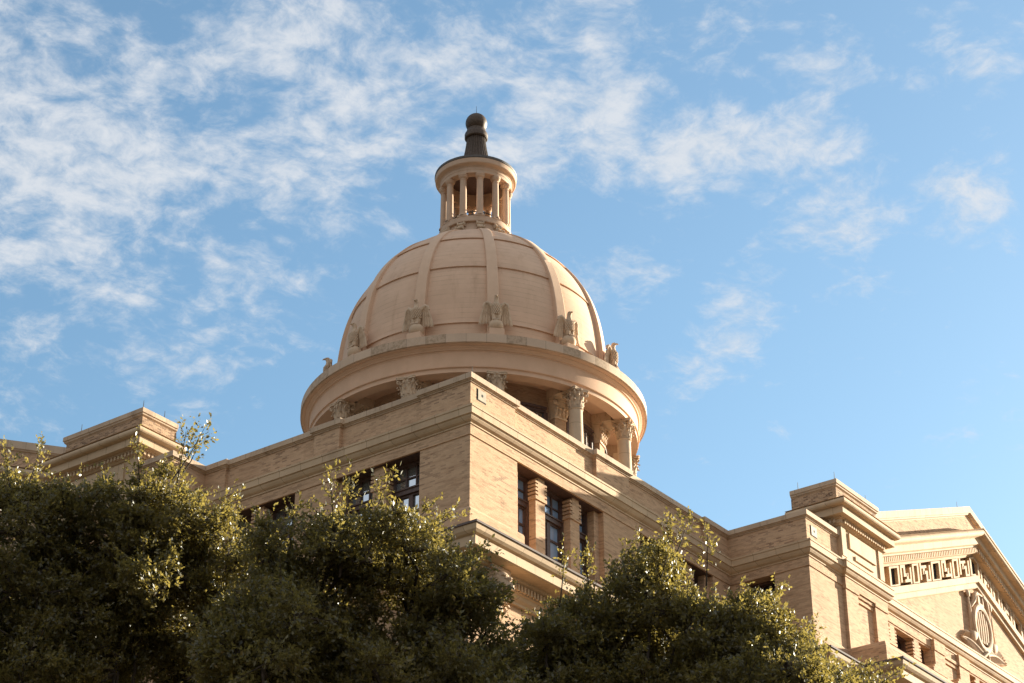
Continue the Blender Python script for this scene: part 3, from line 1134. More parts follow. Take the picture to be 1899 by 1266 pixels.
# ------------------------------------------------------------------ emblem in the right gable
def emblem():
    uc, op = RW['uc'], RW['op']

    def FE(u, o, z):
        return FR(u, op + (o - op) * 0.5, z)
    mb = MB()
    cu, cz = uc - 0.02, 31.22

    def ov(a, k):
        return cu + 0.80 * k * math.cos(a), cz + 1.0 * k * math.sin(a)
    rows = []
    n = 40
    for i in range(n):
        a = 2 * PI * i / n
        ring = []
        for k, o in ((1.06, 0.0), (1.06, 0.30), (1.0, 0.40), (0.90, 0.42), (0.80, 0.36), (0.78, 0.0)):
            u, z = ov(a, k)
            ring.append(FE(u, op + o, z))
        rows.append(ring)
    rows.append(rows[0])
    mb.grid(rows)
    em = mb.build('emblem_wreath', M['carved'], CH, smooth=True)
    mb = MB()
    for i, x in enumerate((-0.42, -0.21, 0.0, 0.21, 0.42)):                     # fluted tablet inside the oval
        h = 0.8 * math.sqrt(max(0.0, 1 - (x / 0.66) ** 2))
        mb.tube([FE(cu + x, op + 0.14, cz - h * 0.8), FE(cu + x, op + 0.16, cz), FE(cu + x, op + 0.14, cz + h * 0.95)], [0.085, 0.095, 0.085], 8)
    mb.box(FE, cu - 0.45, cu + 0.45, op, op + 0.26, cz - 0.62, cz - 0.50)
    mb.build('fluted_tablet', M['carved'], em, smooth=True)
    mb = MB()                                                                   # crowning tablet and brackets
    mb.box(FE, cu - 0.26, cu + 0.26, op, op + 0.40, cz + 0.98, cz + 1.06)
    mb.box(FE, cu - 0.26, cu - 0.18, op, op + 0.40, cz + 1.06, cz + 1.42)
    mb.box(FE, cu + 0.18, cu + 0.26, op, op + 0.40, cz + 1.06, cz + 1.42)
    mb.box(FE, cu - 0.26, cu + 0.26, op, op + 0.40, cz + 1.42, cz + 1.50)
    mb.box(FE, cu - 0.17, cu + 0.17, op, op + 0.30, cz + 1.07, cz + 1.41)
    for s in (-1, 1):
        mb.tube([FE(cu + s * 0.30, op + 0.28, cz + 1.45), FE(cu + s * 0.52, op + 0.34, cz + 1.30), FE(cu + s * 0.62, op + 0.30, cz + 1.02), FE(cu + s * 0.86, op + 0.20, cz + 0.70)], [0.10, 0.11, 0.10, 0.05], 8)
        mb.blob(FE, (cu + s * 1.04, op + 0.22, cz + 1.22), (0.15, 0.16, 0.16), 10, 8)
    mb.box(FE, cu - 1.06, cu + 1.06, op, op + 0.16, cz + 1.18, cz + 1.28)
    mb.build('emblem_crown', M['carved'], em, smooth=True)
    for s in (-1, 1):                                                           # scale pans on their chains
        mb = MB()
        pu, pz = cu + s * 0.92, cz - 0.42
        for dx in (-0.22, 0.0, 0.22):
            mb.tube([FE(cu + s * 1.04, op + 0.22, cz + 1.10), FE(pu + dx, op + 0.22, pz)], 0.03 if dx else 0.02, 5)
        rows = []
        for j in range(6):
            t = j / 5 * PI / 2
            rows.append([FE(pu + 0.34 * math.cos(t) * math.cos(a), op + 0.22 + 0.24 * math.cos(t) * math.sin(a), pz - 0.34 * math.sin(t)) for a in [2 * PI * i / 14 for i in range(14)]])
        mb.grid(rows, close=True)
        mb.face(rows[0])
        mb.build('scale_pan', M['carved'], em, smooth=True)
    for s in (-1, 1):                                                           # palm fronds
        mb = MB()
        stem = []
        for i in range(13):
            t = i / 12
            stem.append((cu + s * (0.10 + 1.95 * t), cz - 1.12 + 0.30 * math.sin(t * PI * 0.75), 0.20 - 0.08 * t))
        mb.tube([FE(u, op + o, z) for u, z, o in stem], [0.07 - 0.045 * i / 12 for i in range(13)], 6)
        for i in range(1, 13):
            for q in range(2):
                u, z, o = stem[i]
                u -= s * q * 0.08
                L = 0.42 * math.sin(PI * min(1, 0.25 + i / 17))
                for up in (1, -1):
                    mb.tube([FE(u, op + o, z), FE(u + s * L * 0.45, op + o + 0.10, z + up * L * 0.75), FE(u + s * L * 0.85, op + o - 0.04, z + up * L * 0.95)], [0.015, 0.028, 0.008], 5)
        mb.build('palm_frond', M['carved'], em, smooth=True)
    mb = MB()
    mb.tube([FE(cu - 0.35, op + 0.25, cz - 1.35), FE(cu + 0.05, op + 0.30, cz - 1.05), FE(cu + 0.30, op + 0.25, cz - 1.36)], [0.06, 0.12, 0.06], 8)
    mb.build('ribbon_knot', M['carved'], em, smooth=True)


emblem()

# ------------------------------------------------------------------ dome
ANG = [R(15 + 30 * k) for k in range(12)]


def pol(a, r, z, t=0.0):
    """point at angle a, radius r, t metres along the tangent"""
    return (XC + r * math.cos(a) - t * math.sin(a), YC + r * math.sin(a) + t * math.cos(a), z)


def PF(a):
    """frame: u tangent, o outward radius from the axis, z"""
    return lambda u, o, z: pol(a, o, z, u)


DR = [(7.13, 48.5), (7.12, 49.3), (7.08, 50.2), (7.02, 51.0), (6.94, 51.8), (6.83, 52.6), (6.66, 53.4), (6.42, 54.2), (6.09, 55.0), (5.63, 55.8), (5.03, 56.6), (4.27, 57.4), (3.34, 58.1), (2.48, 58.6), (2.05, 58.82)]


def dome_r(z):
    for (r0, z0), (r1, z1) in zip(DR, DR[1:]):
        if z <= z1:
            t = (z - z0) / (z1 - z0)
            return r0 + (r1 - r0) * t
    return 2.05


# smooth the profile a little and put the lapped ledges in
zs = []
z = 48.5
while z < 58.81:
    zs.append(z)
    z += 0.12
rs = [dome_r(a) for a in zs]
for _ in range(6):
    rs = [rs[0]] + [(rs[i - 1] + 2 * rs[i] + rs[i + 1]) / 4 for i in range(1, len(rs) - 1)] + [rs[-1]]
LEDGE = (50.42, 53.95, 56.38)
prof = []
for a, r in zip(zs, rs):
    k = sum(1 for L in LEDGE if a < L)
    prof.append((r - 0.045 * (k - 1), a))
    for L in LEDGE:
        if a < L <= a + 0.12:
            t = (L - a) / 0.12
            rr = r + (dome_r(L) - r) * 0.9
            prof.append((rr - 0.045 * (k - 1), L - 0.004))
            prof.append((rr - 0.045 * (k - 2) + 0.03, L))
            prof.append((rr - 0.045 * (k - 2) + 0.03, L + 0.03))
            break
prof.sort(key=lambda q: q[1])
mb = MB()
mb.revolve(prof, 144)
DOME = mb.build('dome', M['dome'], CH, smooth=True, angle=25)
for a in ANG:
    mb = MB()
    rows = []
    for i, (r, zz) in enumerate(zip(rs, zs)):
        hw = 0.31 - 0.07 * (zz - 48.5) / 10.3
        rows.append([pol(a, r - 0.12, zz, -hw), pol(a, r + 0.15, zz, -hw), pol(a, r + 0.17, zz, -hw + 0.03), pol(a, r + 0.17, zz, hw - 0.03), pol(a, r + 0.15, zz, hw), pol(a, r - 0.12, zz, hw)])
    mb.grid(rows)
    mb.build('rib', M['rib'], DOME, smooth=True, angle=30)

# slab under the dome and entablature of the colonnade
mb = MB()
mb.revolve([(6.9, 48.80), (8.86, 48.785), (8.89, 48.77), (8.89, 48.325), (8.86, 48.315), (8.5, 48.315)], 144)
mb.build('dome_slab', M['slab'], CH, smooth=True, angle=30)
mb = MB()
ent = [(6.5, 47.42), (7.70, 47.42), (7.70, 47.36), (7.76, 47.34), (7.76, 46.96), (8.37, 46.955), (8.37, 47.165), (8.39, 47.18), (8.45, 47.195), (8.46, 47.225), (8.41, 47.24), (8.41, 48.02),
       (8.43, 48.035), (8.43, 48.075), (8.50, 48.10), (8.53, 48.15), (8.60, 48.19), (8.64, 48.225), (8.64, 48.255), (8.74, 48.27), (8.80, 48.30), (8.80, 48.32), (8.3, 48.33)]
mb.revolve(ent, 144)
ENT = mb.build('entablature', M['entab'], CH, smooth=True, angle=22)

# drum behind the columns
mb = MB()
mb.revolve([(6.6, 30.0), (6.6, 47.45)], 96)
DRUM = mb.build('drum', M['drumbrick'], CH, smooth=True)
mb = MB()
mb.revolve([(9.3, 30.0), (9.3, 39.7), (9.45, 39.75), (9.45, 40.1), (6.5, 40.12)], 96)
mb.build('drum_podium', M['stone'], CH, smooth=True)


def corinthian(F, c, zt, r, h, sq):
    """capital: bell, two rows of leaves, corner volutes, abacus; F frame, c radius of its centre from the axis"""
    mb = MB()
    zb = zt - h

    def ringf(rr, z, n=14):
        return [F(rr * math.cos(2 * PI * i / n), c + rr * math.sin(2 * PI * i / n), z) for i in range(n)]
    mb.grid([ringf(q, zb + h * t) for q, t in ((r * 1.10, 0.0), (r * 1.12, 0.04), (r * 1.0, 0.07), (r * 0.98, 0.3), (r * 1.03, 0.6), (r * 1.25, 0.86))], close=True)
    # abacus with hollowed sides
    ab = []
    for i in range(4):
        a = PI / 4 + i * PI / 2
        for d in (-0.09, 0.09):
            ab.append((sq * math.cos(a + d), sq * math.sin(a + d)))
        am = a + PI / 4
        ab.append((sq * 0.60 * math.cos(am), sq * 0.60 * math.sin(am)))
    for z0, z1, k in ((zt - h * 0.13, zt - h * 0.05, 0.96), (zt - h * 0.05, zt, 1.0)):
        lo = [F(x * k, c + y * k, z0) for x, y in ab]
        hi = [F(x * k, c + y * k, z1) for x, y in ab]
        mb.grid([lo, hi], close=True)
        mb.face(lo)
        mb.face(hi)

    def leaf(a, r0, z0, hh, wd, curl):
        ca, sa = math.cos(a), math.sin(a)
        rows = []
        for t, ro, zz, ww in ((0, 0.01, 0, 0.7), (0.4, 0.03, 0.45, 1.0), (0.75, 0.07, 0.85, 0.95), (0.92, 0.13, 1.0, 0.7), (1, curl, 0.93, 0.45), (1.05, curl * 1.05, 0.80, 0.2)):
            row = []
            for s, dd in ((-1, -0.03), (-0.5, 0.015), (0, 0.03), (0.5, 0.015), (1, -0.03)):
                rr = r0 + ro * r / 0.35 + dd * r / 0.35
                tt = s * wd * ww
                row.append(F(rr * ca - tt * sa, c + rr * sa + tt * ca, z0 + hh * zz))
            rows.append(row)
        mb.grid(rows)
    for i in range(8):
        leaf(i * PI / 4, r * 1.0, zb + h * 0.06, h * 0.34, r * 0.34, 0.20)
    for i in range(8):
        leaf(PI / 8 + i * PI / 4, r * 1.02, zb + h * 0.10, h * 0.54, r * 0.34, 0.22)
    for i in range(4):
        a = PI / 4 + i * PI / 2
        ca, sa = math.cos(a), math.sin(a)
        pts = []
        for t in range(15):
            b = -0.6 + t * 0.5
            q = r * 0.30 * (1 - t / 18)
            rr = sq * 0.80 + q * math.sin(b)
            pts.append(F(rr * ca, c + rr * sa, zt - h * 0.27 + q * math.cos(b)))
        mb.tube([F(r * 0.95 * ca, c + r * 0.95 * sa, zb + h * 0.55), F(r * 1.2 * ca, c + r * 1.2 * sa, zb + h * 0.74)] + pts, r * 0.13, 6)
        am = a + PI / 4
        mb.blob(F, (sq * 0.64 * math.cos(am), c + sq * 0.64 * math.sin(am), zt - h * 0.07), (r * 0.2, r * 0.2, h * 0.09), 8, 6)
        for s in (-1, 1):
            am2 = a + s * PI / 6
            mb.blob(F, (r * 1.22 * math.cos(am2), c + r * 1.22 * math.sin(am2), zt - h * 0.26), (r * 0.16, r * 0.16, h * 0.09), 8, 6)
    return mb


COLR = 8.07
vis = [a for a in ANG]
for a in ANG:
    F = PF(a)
    mb = MB()
    zc = 46.955 - 0.97
    rows = []
    for rr, zz in ((0.48, 40.1), (0.48, 40.25), (0.44, 40.3), (0.42, 40.42), (0.37, 40.5), (0.365, 41.5), (0.355, 43.5), (0.335, 45.4), (0.33, zc - 0.10), (0.345, zc - 0.09), (0.375, zc - 0.05), (0.345, zc)):
        rows.append([F(rr * math.cos(2 * PI * i / 20), COLR + rr * math.sin(2 * PI * i / 20), zz) for i in range(20)])
    mb.grid(rows, close=True)
    c = mb.build('drum_column', M['column'], CH, smooth=True, angle=40)
    corinthian(F, COLR, 46.955, 0.335, 0.97, 0.66).build('capital', M['carved'], c, smooth=True, angle=50)
    # pilaster behind it with its own capital
    mb = MB()
    mb.box(F, -0.36, 0.36, 6.45, 6.92, 40.1, 46.0)
    p = mb.build('drum_pilaster', M['drumbrick'], DRUM)
    mb = MB()
    mb.hexa([F(-0.37, 6.5, 45.98), F(0.37, 6.5, 45.98), F(0.37, 6.95, 45.98), F(-0.37, 6.95, 45.98), F(-0.50, 6.5, 46.80), F(0.50, 6.5, 46.80), F(0.50, 7.10, 46.80), F(-0.50, 7.10, 46.80)])
    mb.box(F, -0.54, 0.54, 6.5, 7.14, 46.80, 46.95)
    mb.box(F, -0.40, 0.40, 6.5, 6.98, 45.90, 45.98)
    for i in range(4):
        u = -0.33 + i * 0.22
        mb.blob(F, (u, 6.99, 46.25), (0.10, 0.09, 0.22), 8, 6)
        mb.blob(F, (u, 7.06, 46.42), (0.09, 0.07, 0.07), 8, 5)
    for s in (-1, 1):
        for q in (0.0, 0.16):
            mb.blob(F, (s * (0.47 - q), 7.10, 46.66), (0.13 - q * 0.3, 0.10, 0.13), 10, 6)
    mb.box(F, -0.57, 0.57, 6.5, 7.60, 46.951, 47.415)
    mb.build('pilaster_capital', M['carved'], DRUM, smooth=True, angle=40)

for k in range(12):
    a = R(30 * k)
    w_ = R(9.0)
    z0, z1 = 41.0, 46.15
    mb = MB()
    for s in (-1, 1):
        G = PF(a + s * w_)
        mb.box(G, -0.10, 0.10, 6.5, 6.72, z0, z1)
    n = 6
    for i in range(n):
        b0, b1 = a - w_ + 2 * w_ * i / n, a - w_ + 2 * w_ * (i + 1) / n
        for (za, zb_, ra) in ((z1, z1 + 0.14, 6.70), (z1 + 0.14, z1 + 0.26, 6.80), (44.6, 44.75, 6.66)):
            mb.hexa([pol(b0, 6.5, za), pol(b1, 6.5, za), pol(b1, ra, za), pol(b0, ra, za), pol(b0, 6.5, zb_), pol(b1, 6.5, zb_), pol(b1, ra, zb_), pol(b0, ra, zb_)])
    for i in range(1, 4):
        G = PF(a - w_ + 2 * w_ * i / 4)
        mb.box(G, -0.035, 0.035, 6.55, 6.64, z0, z1)
    dw = mb.build('drum_window', M['wood'], DRUM)
    mb = MB()
    rows = [[pol(a - w_ + 2 * w_ * i / n, 6.612, zz) for i in range(n + 1)] for zz in (z0, z1)]
    mb.grid(rows)
    mb.build('drum_pane', M['glass_dark'], DRUM)

# ------------------------------------------------------------------ lantern
mb = MB()
mb.revolve([(2.10, 58.72), (2.12, 58.80), (2.04, 58.86), (1.92, 59.0), (1.84, 59.25), (1.82, 59.50), (1.96, 59.53), (1.97, 59.62), (1.93, 59.66), (1.93, 59.88), (0.0, 59.90)], 72)
LB = mb.build('lantern_base', M['lantern'], CH, smooth=True, angle=30)
for a in ANG:
    F = PF(a)
    mb = MB()
    mb.hexa([F(-0.15, 1.7, 58.85), F(0.15, 1.7, 58.85), F(0.15, 2.22, 58.85), F(-0.15, 2.22, 58.85), F(-0.15, 1.7, 59.42), F(0.15, 1.7, 59.42), F(0.15, 1.95, 59.42), F(-0.15, 1.95, 59.42)])
    for o, zz, rr in ((2.22, 58.98, 0.12), (1.95, 59.36, 0.14)):
        for u in (-0.18, 0.18):
            mb.tube([F(u - 0.03, o, zz), F(u + 0.03, o, zz)], rr, 10)
        mb.tube([F(-0.15, o, zz), F(0.15, o, zz)], rr * 0.75, 10)
    mb.build('scroll_bracket', M['carved'], LB, smooth=True, angle=40)
for a in ANG:
    F = PF(a)
    mb = MB()
    c = 1.745
    rows = []
    for rr, zz in ((0.24, 59.97), (0.25, 60.01), (0.235, 60.06), (0.19, 60.09), (0.188, 60.13), (0.186, 60.9), (0.172, 62.2), (0.168, 62.24), (0.19, 62.25), (0.19, 62.28), (0.155, 62.29), (0.155, 62.36), (0.17, 62.37), (0.235, 62.43), (0.26, 62.48), (0.26, 62.515), (0.28, 62.52), (0.28, 62.615)):
        rows.append([F(rr * math.cos(2 * PI * i / 18), c + rr * math.sin(2 * PI * i / 18), zz) for i in range(18)])
    mb.grid(rows, close=True)
    mb.box(F, -0.26, 0.26, c - 0.26, c + 0.20, 59.88, 59.97)
    mb.build('lantern_column', M['lantern'], LB, smooth=True, angle=40)
mb = MB()
mb.revolve([(1.50, 63.40), (1.50, 62.615), (1.95, 62.615), (1.95, 62.80), (1.965, 62.81), (1.965, 62.97), (1.99, 62.98), (2.0, 63.03), (2.06, 63.05), (2.12, 63.09), (2.19, 63.105), (2.20, 63.12), (2.22, 63.14), (2.24, 63.395), (2.1, 63.41)], 96)
LE = mb.build('lantern_entablature', M['lantern'], CH, smooth=True, angle=25)
mb = MB()
mb.revolve([(1.50, 63.38), (1.1, 63.5), (0.0, 63.58)], 48)
mb.build('lantern_ceiling', M['wood'], LE, smooth=True)
mb = MB()
mb.revolve([(2.10, 63.40), (2.26, 63.41), (2.27, 63.45), (2.26, 63.55), (2.1, 63.60), (1.4, 63.85), (0.95, 64.10), (0.0, 64.2)], 96)
LR = mb.build('lantern_roof', M['roofmetal'], CH, smooth=True, angle=30)
# fluted flaring neck
mb = MB()
rows = []
nf = 28
for i in range(13):
    t = i / 12
    zz = 64.15 + (66.20 - 64.15) * t
    r = 0.50 + 0.34 * (1 - t) ** 1.6
    row = []
    for k in range(nf * 4):
        ph = 2 * PI * k / (nf * 4)
        fl = 0.030 * (1 if (k % 4) in (0, 1) else -0.35) * (1 if 0.02 < t else 1)
        row.append(pol(ph, r + fl, zz))
    rows.append(row)
mb.grid(rows, close=True)
mb.build('finial_neck', M['bronze'], LR)
mb = MB()
mb.revolve([(0.45, 66.06), (0.60, 66.08), (0.645, 66.13), (0.65, 66.36), (0.625, 66.44), (0.57, 66.50), (0.545, 66.56), (0.53, 66.68), (0.4, 66.8)], 48)
mb.build('finial_collar', M['bronze'], LR, smooth=True, angle=40)
mb = MB()
mb.revolve([(max(0.0, 0.605 * math.sin(PI * i / 24)), 67.17 - 0.605 * math.cos(PI * i / 24)) for i in range(25)], 48)
mb.build('finial_ball', M['bronze'], LR, smooth=True)
mb = MB()
mb.tube([(XC, YC, 67.7), (XC, YC, 68.36)], [0.02, 0.009], 6)
mb.build('finial_rod', M['rod'], LR)
# railing inside the lantern
mb = MB()
for zz in (60.15, 60.35, 60.55):
    mb.tube([pol(2 * PI * i / 24, 1.25, zz) for i in range(25)], 0.035, 5, cap=False)
for i in range(12):
    mb.tube([pol(2 * PI * i / 12, 1.25, 59.9), pol(2 * PI * i / 12, 1.25, 60.62)], 0.04, 5)
mb.box(lambda u, o, z: (XC + u, YC + o, z), -0.55, 0.55, -0.45, 0.45, 59.9, 60.5)
mb.build('lantern_railing', M['roofmetal'], LB)


# ------------------------------------------------------------------ eagles on the dome's slab
def eagle_parts():
    """statue in its own frame: u sideways, o outwards, z up from the slab"""
    I = lambda u, o, z: (u, o, z)
    base = MB()
    base.box(I, -0.37, 0.37, -0.36, 0.34, -0.27, 0.62)
    ball = MB()
    rows = []
    for j in range(13):
        t = PI * j / 12
        rows.append([(0.375 * math.sin(t) * math.cos(2 * PI * i / 24), 0.375 * math.sin(t) * math.sin(2 * PI * i / 24), 0.88 - 0.375 * math.cos(t)) for i in range(24)])
    ball.grid(rows, close=True)
    body = MB()
    st = [(-0.03, 1.10, 0.03, 0.03), (-0.02, 1.15, 0.13, 0.12), (0.0, 1.30, 0.19, 0.17), (0.02, 1.50, 0.235, 0.21), (0.05, 1.70, 0.25, 0.23), (0.06, 1.90, 0.235, 0.22), (0.05, 2.06, 0.185, 0.18),
          (0.05, 2.20, 0.130, 0.135), (0.06, 2.31, 0.105, 0.11), (0.08, 2.40, 0.105, 0.12), (0.10, 2.48, 0.100, 0.125), (0.10, 2.55, 0.072, 0.09), (0.09, 2.585, 0.02, 0.03)]
    rows = []
    for o, zz, ru, ro in st:
        rows.append([(ru * math.cos(2 * PI * i / 18), o + ro * math.sin(2 * PI * i / 18), zz) for i in range(18)])
    body.grid(rows, close=True)
    body.face(rows[0])
    # beak
    body.tube([(0, 0.17, 2.47), (0, 0.28, 2.475), (0, 0.345, 2.44), (0, 0.355, 2.395)], [0.062, 0.048, 0.028, 0.006], 8)
    # brow, thighs, talons, tail
    for s in (-1, 1):
        body.blob(I, (s * 0.065, 0.16, 2.515), (0.035, 0.07, 0.025), 8, 5)
        body.blob(I, (s * 0.115, 0.10, 1.40), (0.115, 0.14, 0.27), 10, 8)
        for q in (-1, 0, 1):
            body.tube([(s * 0.11, 0.12, 1.25), (s * 0.11 + q * 0.06, 0.24, 1.21), (s * 0.11 + q * 0.08, 0.32, 1.10)], [0.045, 0.035, 0.012], 6)
    for q in range(-2, 3):
        body.tube([(q * 0.05, -0.12, 1.45), (q * 0.075, -0.20, 1.15), (q * 0.09, -0.24, 0.86)], [0.06, 0.07, 0.03], 6)
    # breast feathers
    for r_ in range(7):
        zz = 1.50 + r_ * 0.09
        t = (zz - 1.5) / 0.6
        ru = 0.235 + 0.015 * math.sin(t * PI) - (0.05 if t > 0.8 else 0)
        for i in range(9):
            a = PI * (i + 0.5 * (r_ % 2)) / 8.5
            body.blob(I, (ru * math.cos(a), 0.04 + (ru - 0.01) * math.sin(a), zz), (0.042, 0.042, 0.065), 6, 4)

    wings = []
    for s in (-1, 1):
        wg = MB()

        def feather(u0, z0, ang, L, wd, th, o):
            du, dz = math.cos(ang) * s, math.sin(ang)
            nu, nz = -dz, du
            rows = []
            for t, k in ((0.0, 0.45), (0.25, 0.9), (0.6, 1.0), (0.85, 0.8), (1.0, 0.25)):
                u, z_ = u0 + du * L * t, z0 + dz * L * t
                oo = o - 0.06 * t
                rows.append([(u + nu * wd * k, oo, z_ + nz * wd * k), (u, oo + th, z_), (u - nu * wd * k, oo, z_ - nz * wd * k), (u, oo - th * 0.6, z_)])
            wg.grid(rows, close=True)
            wg.face(rows[0])
            wg.face(rows[-1])
        # arm of the wing: shoulder up and out to the wrist
        wg.tube([(s * 0.17, 0.02, 1.92), (s * 0.30, -0.02, 2.10), (s * 0.44, -0.03, 2.20), (s * 0.56, -0.04, 2.12), (s * 0.63, -0.05, 1.95)], [0.11, 0.11, 0.10, 0.09, 0.05], 8)
        # primaries and secondaries
        for i in range(9):
            t = i / 8
            u0 = s * (0.26 + 0.36 * t)
            z0 = 1.86 + 0.10 * math.sin(t * PI)
            feather(u0, z0, R(-93 + 16 * t), 0.80 + 0.12 * math.sin(t * 2.4), 0.062, 0.03, -0.10 + 0.02 * (i % 2))
        for i in range(8):
            t = i / 7
            u0 = s * (0.26 + 0.33 * t)
            feather(u0, 1.98 + 0.10 * math.sin(t * PI), R(-92 + 14 * t), 0.45, 0.055, 0.03, -0.045 + 0.015 * (i % 2))
        for i in range(7):
            t = i / 6
            u0 = s * (0.25 + 0.32 * t)
            feather(u0, 2.06 + 0.09 * math.sin(t * PI), R(-92 + 14 * t), 0.26, 0.05, 0.03, 0.0 + 0.012 * (i % 2))
        wings.append(wg)
    return base, ball, body, wings


EB, EBALL, EBODY, EWINGS = eagle_parts()
EAGLES = [(135, 'stone eagle statue whose head just shows over the far left edge of the dome slab'),
          (165, 'shaded stone eagle statue on a ball at the left flank of the dome'),
          (195, 'stone eagle statue on a ball, next one left of the middle dome rib'),
          (225, 'stone eagle statue on a ball at the foot of the middle dome rib'),
          (255, 'half sunlit stone eagle statue casting its shadow on the dome wall'),
          (285, 'stone eagle statue in profile against the sky at the right edge of the slab')]


def make_eagle(lbl, a):
    t = empty('eagle_statue', lbl, 'statue', (0, 0, 0), 0, 'eagle statues around the foot of the dome')
    EB.build('pedestal', M['rib'], t, bevel=0.015)
    EBALL.build('stone_ball', M['column'], t, smooth=True)
    EBODY.build('eagle_body', M['carved'], t, smooth=True, angle=60)
    for wg in EWINGS:
        wg.build('wing', M['carved'], t, smooth=True, angle=50)
    return t


def copy_thing(o):
    c = o.copy()
    COL.objects.link(c)
    for ch in o.children:
        d = ch.copy()
        COL.objects.link(d)
        d.parent = c
    return c


first = make_eagle(EAGLES[0][1], 0)
for i, (deg, lbl) in enumerate(EAGLES):
    e_ = first if i == 0 else copy_thing(first)
    a = R(deg)
    e_['label'] = lbl
    e_.location = pol(a + R(0.6), 7.55, 49.055)
    # local +y of the statue points outwards along the radius
    e_.rotation_euler = (0, 0, a - PI / 2)

# small white floodlight on the ledge of the portico
fl = empty('floodlight', 'small white floodlight on the ledge under the toothed window of the right wing', 'lamp', FR(21.0, 3.75, 26.6))
mb = MB()
mb.blob(FW, FR(21.0, 3.75, 27.02), (0.13, 0.13, 0.11), 14, 8)
mb.box(FR, 20.93, 21.07, 3.78, 3.95, 26.95, 27.08)
mb.build('lamp_head', M['white'], fl, smooth=True)
mb = MB()
mb.tube([FR(21.0, 3.75, 26.6), FR(21.0, 3.75, 26.95)], 0.025, 6)
mb.build('stem', M['white'], fl)

# ------------------------------------------------------------------ ground
def struct(name, mb, mat, kind='structure'):
    o = mb.build(name, mat)
    o['kind'] = kind
    return o


mb = MB()
mb.face([(-600, -600, 0), (700, -600, 0), (700, 700, 0), (-600, 700, 0)])
struct('ground', mb, M['pavement'])
mb = MB()
mb.face([(-60, -600, 0.004), (-49, -600, 0.004), (-49, 700, 0.004), (-60, 700, 0.004)])
mb.face([(-49, -52, 0.004), (700, -52, 0.004), (700, -41, 0.004), (-49, -41, 0.004)])
struct('street', mb, M['asphalt'])
mb = MB()
mb.box(FW, -30, -3.5, -28, 60, 0.0, 0.12)
struct('lawn', mb, M['lawn'])

